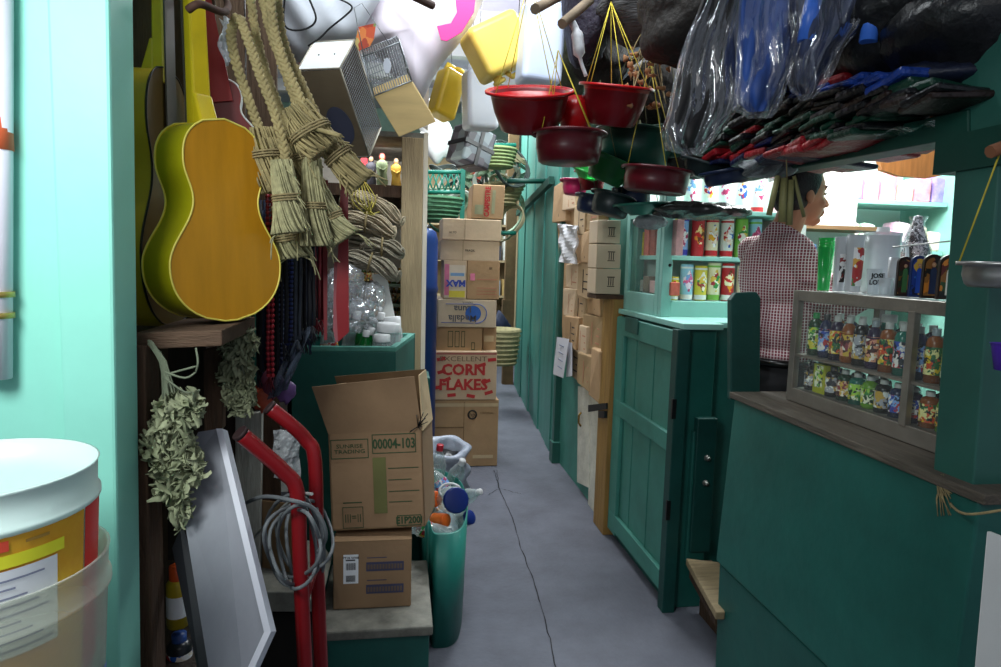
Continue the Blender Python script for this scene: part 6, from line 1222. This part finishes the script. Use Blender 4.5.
t, p = cup('green_tumblers', 'tall stack of translucent green tumblers at the left end of the case top', 823, 2.02, .018, .025, .140, gcup, 'tumblers')
for k in range(4): m = MB(); z_ = .142+k*.010; m.lathe([(.0235, z_-.012), (.0255, z_), (.024, z_)], 24, p); O('stacked_rim', m, gcup, t)
rb_ = mat_cells('floral_print', ['#b83a2a', '#e8e8e8', '#4a7a3a', '#d8a040', '#e8e8e8', '#a82a2a'], 45); dkp = mat_cells('dark_print', ['#2a2420', '#e8e8e8', '#8a2a2a', '#e0e0e0'], 55)
cup('frosted_tumbler', 'narrow frosted tumbler with dark print next to the green ones', 838, 1.97, .017, .020, .175, fcup, 'tumbler', (dkp, .03, .12, -40, 20))
cup('frosted_tumbler', 'frosted tumbler printed with red flowers', 852, 1.93, .022, .026, .180, fcup, 'tumbler', (rb_, .02, .14, -45, 50))
t, p = cup('frosted_pitcher', 'wide frosted white pitcher in the middle of the case top', 878, 1.98, .052, .055, .185, fcup, 'pitcher'); m = MB(); m.tube(spline([p+Vector((.055, 0, .16)), p+Vector((.09, 0, .15)), p+Vector((.09, 0, .07)), p+Vector((.055, 0, .05))], 5), .006, 8); O('handle', m, fcup, t)
m = MB(); m.lathe([(.057, .183), (.057, .192), (.02, .196), (.018, .21), (0, .21)], 24, p); O('lid', m, fcup, t)
t, p = cup('shot_glass', 'small clear glass with black lettering before the pitcher', 873, 1.78, .016, .021, .075, mat_film('glass_clear', '#f4f8fa', .3, .05, .1, 10), 'glass')
text('lettering', 'JOSE\nLOYA', .019, p+Vector((-.005, -.0225, .045)), (1, -.15, 0), (0, 0, 1), black, t, bold=.0006)
t, p = cup('white_beaker', 'frosted beaker with small blue label right of the shot glass', 896, 1.80, .024, .027, .110, fcup, 'beaker'); m = MB(); m.prism([p+Vector((x, -.0285, z_)) for x, z_ in ((-.016, .082), (.014, .082), (.014, .100), (-.016, .100))], (0, .001, 0)); lb = O('label', m, mat('label_white'), t); m = MB(); m.prism([p+Vector((x, -.0295, z_)) for x, z_ in ((-.014, .092), (.012, .092), (.012, .098), (-.014, .098))], (0, .0008, 0)); O('blue_print', m, mat('ink_blue'), lb)
cup('glass_tumbler', 'clear cut glass between shot glass and beaker', 885, 1.74, .015, .019, .05, mat_film('glass_clear'), 'glass')
def plaque(px, Y, w, h, label, mats_, name='saint_plaque'):
    p = WY(px, 290, Y); p.z = zt; t = T(name, label, 'plaque', p); lp = [(-w/2, 0), (w/2, 0), (w/2, h-w/2)]+[(math.cos(a)*w/2, h-w/2+math.sin(a)*w/2) for a in [PI*i/12 for i in range(1, 12)]]+[(-w/2, h-w/2)]
    ux = Vector((.93, -.36, 0)); m = MB(); m.prism([p+ux*x+Vector((0, 0, z_)) for x, z_ in lp], (.36*.014, .93*.014, 0)); O('back', m, mats_[0], t, bev=.001)
    nn = Vector((-.36, -.93, 0)); m = MB(); m.prism([p+ux*x*.82+Vector((0, 0, z_*.86+h*.06))+nn*.002 for x, z_ in lp], nn*.001); pc_ = O('picture', m, mats_[1], t)
    m = MB(); m.prism([p+ux*x*.34+Vector((0, 0, z_*.60+h*.10))+nn*.004 for x, z_ in lp], nn*.003); O('robed_figure', m, mats_[2], pc_)
    m = MB(); m.X = Matrix.Identity(4); m.ell(p+Vector((0, 0, h*.76))+nn*.005, (w*.13, .004, w*.15), 10, 8); O('face', m, mat('fig_skin'), pc_)
pf = mat('plaque_frame', '#2a1a10', .35, var=.3, vs=20); pb = mat_cells('plaque_blue', ['#1a3a8a', '#2a6ab8', '#c8a040', '#101a3a'], 45); pr_ = mat_cells('plaque_red', ['#5a1a1a', '#c87a2a', '#1a1a1a', '#8a5a2a', '#2a4a2a'], 45); pg = mat_cells('plaque_gold', ['#6a4a1a', '#1a2a1a', '#a87a3a', '#3a1a10'], 45)
plaque(903, 1.70, .036, .112, 'small dark plaque with gold picture beside the beaker', (pf, pg, mat('robe_green', '#3a6a3a', .6)))
plaque(917, 1.66, .040, .115, 'blue and gold saint plaque second from the beaker', (mat('plaque_blue_frame', '#16306a', .35), pb, mat('robe_royal', '#1c46a8', .5)))
plaque(931, 1.60, .046, .118, 'saint plaque with dark blue robe in a brown arch', (pf, pr_, mat('robe_navy', '#1b2a4a', .6)))
plaque(948, 1.54, .050, .116, 'saint plaque with white robe in a brown arch beside the post', (pf, pr_, mat('robe_white', '#d8d4c8', .6)))
t = T('wrapped_bottle', 'bottle wrapped in silvery netting behind the case top items', 'bottle', WY(912, 250, 2.2)); p = WY(914, 262, 2.2); p.z = zt
m = MB(); m.lathe([(0, 0), (.045, 0), (.052, .08), (.046, .15), (.03, .20), (.018, .24), (.014, .27), (0, .275)], 28, p+Vector((0, 0, 0)), wob=.05); O('body', m, mat_cells('net_print', ['#8a8a92', '#1c1c22', '#c8c8d0', '#3a3a42'], 85), t)
m = MB(); m.lathe([(.047, 0), (.056, .08), (.05, .15), (.034, .20), (.022, .245), (.03, .27)], 28, p, wob=.08); O('film', m, film_big, t)
m = MB(); m.tube([WY(893, 247, 1.75), WY(962, 240, 1.5)], .0022, 5); tag(O('cord', m, cap_white), 'thin white cord strung over the plaques', 'cord')
# ---------------------------------------------------------------- back shelves of the shop
t = T('back_shelf', 'bright aqua shelves at the back of the shop', 'shelf', (3.0, 4.3, .2))
m = MB(); a = WY(826, 250, 3.9); m.box(a.x, a.x+.09, 3.9, 3.99, .2, 2.6); O('post', m, aqua, t, bev=.004)
m = MB(); m.box(1.95, 3.58, 4.42, 4.44, .2, 2.8); O('back_panel', m, mat('back_white', '#dcebe6', .6, var=.04), t)
for i, z_ in enumerate((1.36, 1.64, 1.96)): m = MB(); m.box(a.x+.09, 3.58, 4.0, 4.4, z_-.025, z_); O('shelf_board', m, aqua if i else mat('board_brown', '#8a6a4a', .6), t)
m = MB(); slab([(876, 140), (958, 128), (958, 172), (930, 178), (900, 176), (882, 170)], 3.0, .03, m); tag(O('wooden_valance', m, mat('orange_plank', '#b0703a', .6, var=.25, vs=6, stretch=(8, 8, .8))), 'orange brown wooden valance high inside the shop', 'board')
rr = random.Random(51); gc = [('pink', '#efb8ce'), ('lilac', '#c8bce6'), ('white', '#f0f0f0'), ('rose', '#e890a0'), ('violet', '#9484c8'), ('pale green', '#c0e0c4'), ('peach', '#f4d4c0')]
for i, z_ in enumerate((1.36, 1.64, 1.96)):
    for k in range(9):
        x = a.x+.16+k*.125; q = rr.randrange(7); n_, h_ = gc[q]; m = MB(); r_ = rr.uniform(.045, .06); hh = rr.uniform(.07, .11)
        hh *= .9; r_ *= 1.1; m.hexa([(x-r_, 4.06, z_), (x+r_*.9, 4.06, z_), (x+r_, 4.2, z_), (x-r_, 4.2, z_), (x-r_*.7, 4.07, z_+2*hh), (x+r_*.8, 4.05, z_+1.8*hh), (x+r_*.7, 4.2, z_+2*hh), (x-r_*.8, 4.2, z_+1.9*hh)]); tag(O('wrapped_toy', m, mat('toy_'+n_.replace(' ', '_'), h_, .3, var=.35, vs=14, bump=.5, bs=25), bev=.014), '%s wrapped item on the %s bright back shelf' % (n_, ['lowest', 'middle', 'top'][i]), 'wrapped item', '%s wrapped items on the %s back shelf' % (n_, ['lowest', 'middle', 'top'][i]))
# candle shelves behind the man
t = T('wall_shelf', 'aqua wall shelves with candles behind the man', 'shelf', (2.1, 3.55, .2))
m = MB(); m.box(1.92, 2.62, 3.58, 3.60, .2, 2.5); O('back_panel', m, mat('shelf_back'), t)
for z_ in (1.45, 1.735): m = MB(); m.box(1.92, 2.62, 3.3, 3.58, z_-.02, z_); O('shelf_board', m, mat('board_brown') if z_ > 1.5 else aqua, t)
for i in range(8):
    x = 1.97+i*.082; b_, d_, p_ = [('sky', 'blue', 2), ('white', 'purple', 0), ('red', 'red', 3), ('blue', 'purple', 2), ('cream', 'green', 1), ('white', 'red', 0), ('sky', 'blue', 2), ('pink', 'red', 2)][i]
    put_candle(x, 3.38, 1.451, b_, d_, p_, '%s candle with %s base on the wall shelf behind the man' % (b_, d_))
for i in range(7): put_candle(1.30+i*.088, 3.12, 1.763, 'white', 'red' if i % 2 else 'pink', [0, 2][i % 2], 'pale candle with %s base on the top shelf above the coloured candles' % ('red' if i % 2 else 'pink'), h=.2)
# ---------------------------------------------------------------- the man
YM = 2.40; Pm = lambda px, py, Y=YM: WY(px, py, Y)
man = T('person', 'dark haired man in red and white checked shirt standing behind the counter', 'person', (1.5, YM, .2))
skin = mat('skin', '#b98260', .5, var=.06, vs=6); hairm = mat('hair_black', '#120e0c', .45, var=.3, vs=60, bump=.5, bs=150)
hc = Pm(801, 193)
m = MB()
m.ell(hc+Vector((0, 0, .018)), (.088, .074, .098), 28, 20)            # skull
m.ell(hc+Vector((.030, 0, -.048)), (.058, .054, .066), 22, 16)        # face and jaw
m.ell(hc+Vector((.062, 0, -.102)), (.024, .026, .018), 14, 10)        # chin
m.cone(hc+Vector((.0, 0, -.085)), hc+Vector((.055, 0, -.104)), .030, .022)
m.cone(hc+Vector((.082, 0, -.004)), hc+Vector((.108, 0, -.040)), .009, .013)   # nose
m.ell(hc+Vector((.098, .012, -.046)), (.011, .009, .008), 10, 8); m.ell(hc+Vector((.098, -.012, -.046)), (.011, .009, .008), 10, 8)
m.ell(hc+Vector((.088, 0, -.067)), (.013, .022, .007), 12, 8); m.ell(hc+Vector((.085, 0, -.079)), (.013, .020, .008), 12, 8)   # lips
m.ell(hc+Vector((.070, 0, .018)), (.022, .050, .012), 14, 8)         # brow
m.ell(hc+Vector((.058, .033, -.038)), (.024, .020, .024), 12, 8); m.ell(hc+Vector((.058, -.033, -.038)), (.024, .020, .024), 12, 8)
for s_ in (-1, 1): m.ell(hc+Vector((-.006, s_*.074, -.020)), (.017, .007, .030), 12, 8)
nb = Pm(780, 243); m.cone(hc+Vector((-.022, 0, -.06)), nb, .054, .058)
# torso, limbs
ch = Pm(775, 275); be = Pm(775, 325); hp = Pm(773, 372)
m.ell(ch, (.105, .175, .17), 24, 16); m.ell(be, (.112, .155, .15), 24, 16); m.ell(hp, (.115, .165, .12), 24, 16); m.cone(ch, hp, .10, .11)
arms = {}
for s_ in (-1, 1):
    sh = Pm(773, 250)+Vector((0, s_*.155, 0)); el = Vector((sh.x+.13, sh.y-(.02 if s_ < 0 else .02), sh.z-.235)); wr = Vector((el.x+.19, el.y-.10 if s_ < 0 else el.y-.18, 1.475 if s_ < 0 else 1.49)); arms[s_] = (sh, el, wr)
    m.cone(ch+Vector((0, s_*.06, .09)), sh, .06, .055); m.cone(sh, el, .050, .040); m.cone(el, wr, .038, .026)
    d = (wr-el).normalized(); u = Vector((0, 0, 1)); u = (u-d*u.dot(d)).normalized(); w_ = d.cross(u)*(-s_)
    pm = wr+d*.055; m.cone(wr+d*.01, pm+w_*.012, .022, .021); m.cone(wr+d*.01, pm-w_*.018, .021, .020)
    for k, (off, ln_) in enumerate(((.030, .068), (.011, .076), (-.009, .071), (-.027, .056))):
        b_ = wr+d*.085+w_*off; k1 = b_+d*ln_*.45+u*.004; k2 = k1+d*ln_*.35-u*.016; m.tube([b_-d*.02, b_, k1, k2, k2+(k2-k1)*.25], [.0095, .0095, .009, .008, .0045], 9)
    th_ = wr+d*.03+w_*.028; m.tube([th_-w_*.01, th_+w_*.018+d*.018, th_+w_*.026+d*.045-u*.008, th_+w_*.022+d*.062-u*.012], [.012, .011, .0095, .005], 9)
    hx = hp+Vector((0, s_*.085, -.05)); kn = Vector((hx.x+.02, hx.y, .68)); an = Vector((hx.x-.01, hx.y, .29)); m.cone(hx, kn, .085, .058); m.cone(kn, an, .056, .040); m.cone(an, an+Vector((.13, s_*.02, -.055)), .038, .03)
O('body', m, skin, man, remesh=.005, smooth=4)
m = MB()
m.ell(hc+Vector((-.014, 0, .030)), (.090, .081, .098), 30, 20); m.ell(hc+Vector((-.040, 0, -.02)), (.066, .074, .07), 20, 14)
m.ell(hc+Vector((.040, 0, .088)), (.05, .06, .026), 18, 12)
for s_ in (-1, 1): m.ell(hc+Vector((.006, s_*.070, .012)), (.016, .009, .032), 12, 8)
O('hair', m, hairm, man, remesh=.005, smooth=2)
for s_ in (-1, 1):
    m = MB(); m.ell(hc+Vector((.079, s_*.028, -.003)), (.007, .013, .0055), 12, 8); O('eye', m, mat('eye_dark', '#1b1411', .25), man)
    m = MB(); m.tube([hc+Vector((.088, s_*.012, .020)), hc+Vector((.086, s_*.030, .026)), hc+Vector((.072, s_*.048, .021))], .0045, 6); O('eyebrow', m, hairm, man)
m = MB(); m.tube([hc+Vector((.088, -.018, -.074)), hc+Vector((.0985, 0, -.073)), hc+Vector((.088, .018, -.074))], .0035, 6); O('mouth', m, mat('lip', '#8a4a40', .5), man)
# shirt
m = MB(); m.ell(ch+Vector((-.002, 0, 0)), (.118, .175, .170), 26, 18); m.ell(be+Vector((-.004, 0, 0)), (.130, .176, .16), 26, 18); m.cone(ch, Pm(774, 362), .12, .125); m.ell(Pm(774, 352), (.128, .172, .055), 24, 10); m.ell(ch+Vector((.01, 0, .09)), (.085, .13, .075), 24, 12)
for s_ in (-1, 1):
    sh, el, wr = arms[s_]; m.cone(ch+Vector((0, s_*.05, .10)), sh, .062, .058); m.cone(sh, el, .060, .052); m.cone(el, el+(wr-el)*.75, .053, .042)
    for q in range(5): f = .15+.18*q; c_ = sh+(el-sh)*f; m.ell(c_+Vector((-.02+.02*(q % 2), s_*.03, .01)), (.045, .035, .016), 12, 8)
for q in range(5): m.ell(Pm(758+q*9, 300+q*11, 2.36), (.045, .03, .012), 12, 8)
O('shirt', m, mat_check('gingham', '#e6d8d8', '#7d3440', 30), man, remesh=.006, smooth=3)
m = MB(); nb2 = Pm(786, 237)
m.grid(lambda u, v: nb2+Vector((-math.cos(u*2*PI*.86+.44)*-(.060+.036*(1-v))+.0, math.sin(u*2*PI*.86+.44)*(.060+.038*(1-v)), .052*v-.026-.030*math.cos(u*2*PI*.86+.44)*1.0+.012*(1-v)*0)), 26, 3)
for s_ in (-1, 1): m.prism([nb+Vector((-.055, s_*.045, .030)), nb+Vector((.03, s_*.055, .032)), nb+Vector((.090, s_*.030, -.02)), nb+Vector((.045, s_*.078, -.045)), nb+Vector((-.05, s_*.075, -.01))], (0, s_*.006, 0))
m.prism([nb+Vector((-.06, -.05, .03)), nb+Vector((-.06, .05, .03)), nb+Vector((-.068, .075, -.012)), nb+Vector((-.068, -.075, -.012))], (.005, 0, 0)); O('collar', m, mat_check('gingham', 0, 0), man, bev=.002)
m = MB()
for s_ in (-1, 1): hx = hp+Vector((0, s_*.085, -.02)); kn = Vector((hx.x+.02, hx.y, .68)); an = Vector((hx.x-.01, hx.y, .30)); m.cone(hx, kn, .105, .080); m.cone(kn, an, .078, .066)
m.ell(hp, (.128, .178, .10), 24, 14); O('trousers', m, mat('trouser_black', '#16161a', .8, var=.2), man, remesh=.007, smooth=3)
m = MB(); m.tube([hp+Vector((math.cos(a)*.128, math.sin(a)*.178, .055)) for a in [2*PI*i/28 for i in range(28)]], .014, 6, closed=True); O('belt', m, mat('belt_black', '#0a0a0a', .3), man)
for s_ in (-1, 1): hx = hp+Vector((0, s_*.085, 0)); m = MB(); m.ell((hx.x+.05, hx.y+s_*.01, .245), (.14, .05, .045), 20, 12); O('shoe', m, mat('shoe_black', '#0c0c0c', .4), man)
# ================================================================ light
w = bpy.data.worlds.new('world'); bpy.context.scene.world = w; w.use_nodes = True
w.node_tree.nodes['Background'].inputs[0].default_value = (.75, .85, 1, 1); w.node_tree.nodes['Background'].inputs[1].default_value = .35
def area(name, loc, size, power, to, col=(1, 1, 1), sy=None):
    d = bpy.data.lights.new(name, 'AREA'); d.energy = power; d.color = col; d.size = size
    if sy: d.shape = 'RECTANGLE'; d.size_y = sy
    o = bpy.data.objects.new(name, d); C.objects.link(o); o.location = loc; o.rotation_euler = (Vector(to)-Vector(loc)).to_track_quat('-Z', 'Y').to_euler(); return o
area('lamp_left_near', (-.75, .25, 2.1),   .5, 24, (-.8, 1.3, 1.3), (.93, 1, 1))
area('lamp_shop', (2.2, 3.0, 2.7), 1.2, 80, (2.0, 3.2, 1.2), (.95, 1, 1), .3)
area('lamp_shop_far', (2.6, 3.6, 2.6), 1.0, 45, (2.8, 4.2, 1.6), (.98, 1, 1), .3)
area('lamp_aisle', (1.0, 4.6, 3.42), 1.2, 115, (.8, 4.2, 0), (.9, .96, 1), .3)
area('lamp_far', (.2, 7.8, 3.4), 2, 170, (.2, 7.4, 0), (.9, 1, 1), 1.5)
area('fill_roof', (.3, 5.2, 2.95), 2.2, 55, (.3, 5.8, 3.75), (.97, .96, 1), 1.2)  # unseen upward fill added to brighten the roof
area('fill_aisle_near', (.25, 2.1, 3.2), 1.0, 36, (.3, 3.9, 1.2), (.9, .97, 1), .4)  # unseen fill, aimed to brighten the fronts of the jerrycans
area('lamp_behind', (.2, -1.2, 2.6), 1.5, 5, (.2, 2.5, 1.0), (1, .97, .92), .6)
area('fill_left_shelf', (-.2, 3.72, 2.07),   .5, 3, (-.2, 4.0, 1.7), (1, 1, .98), .2)  # unseen fill added inside the shelf to brighten it
vs = bpy.context.scene.view_settings
bpy.context.scene.display_settings.display_device = 'sRGB'
vs.view_transform = 'Standard'; vs.look = 'None'; vs.gamma = 1; vs.exposure = 0; vs.use_curve_mapping = False
bpy.context.scene.cycles.use_denoising = True
bpy.context.scene.cycles.transparent_max_bounces = 24
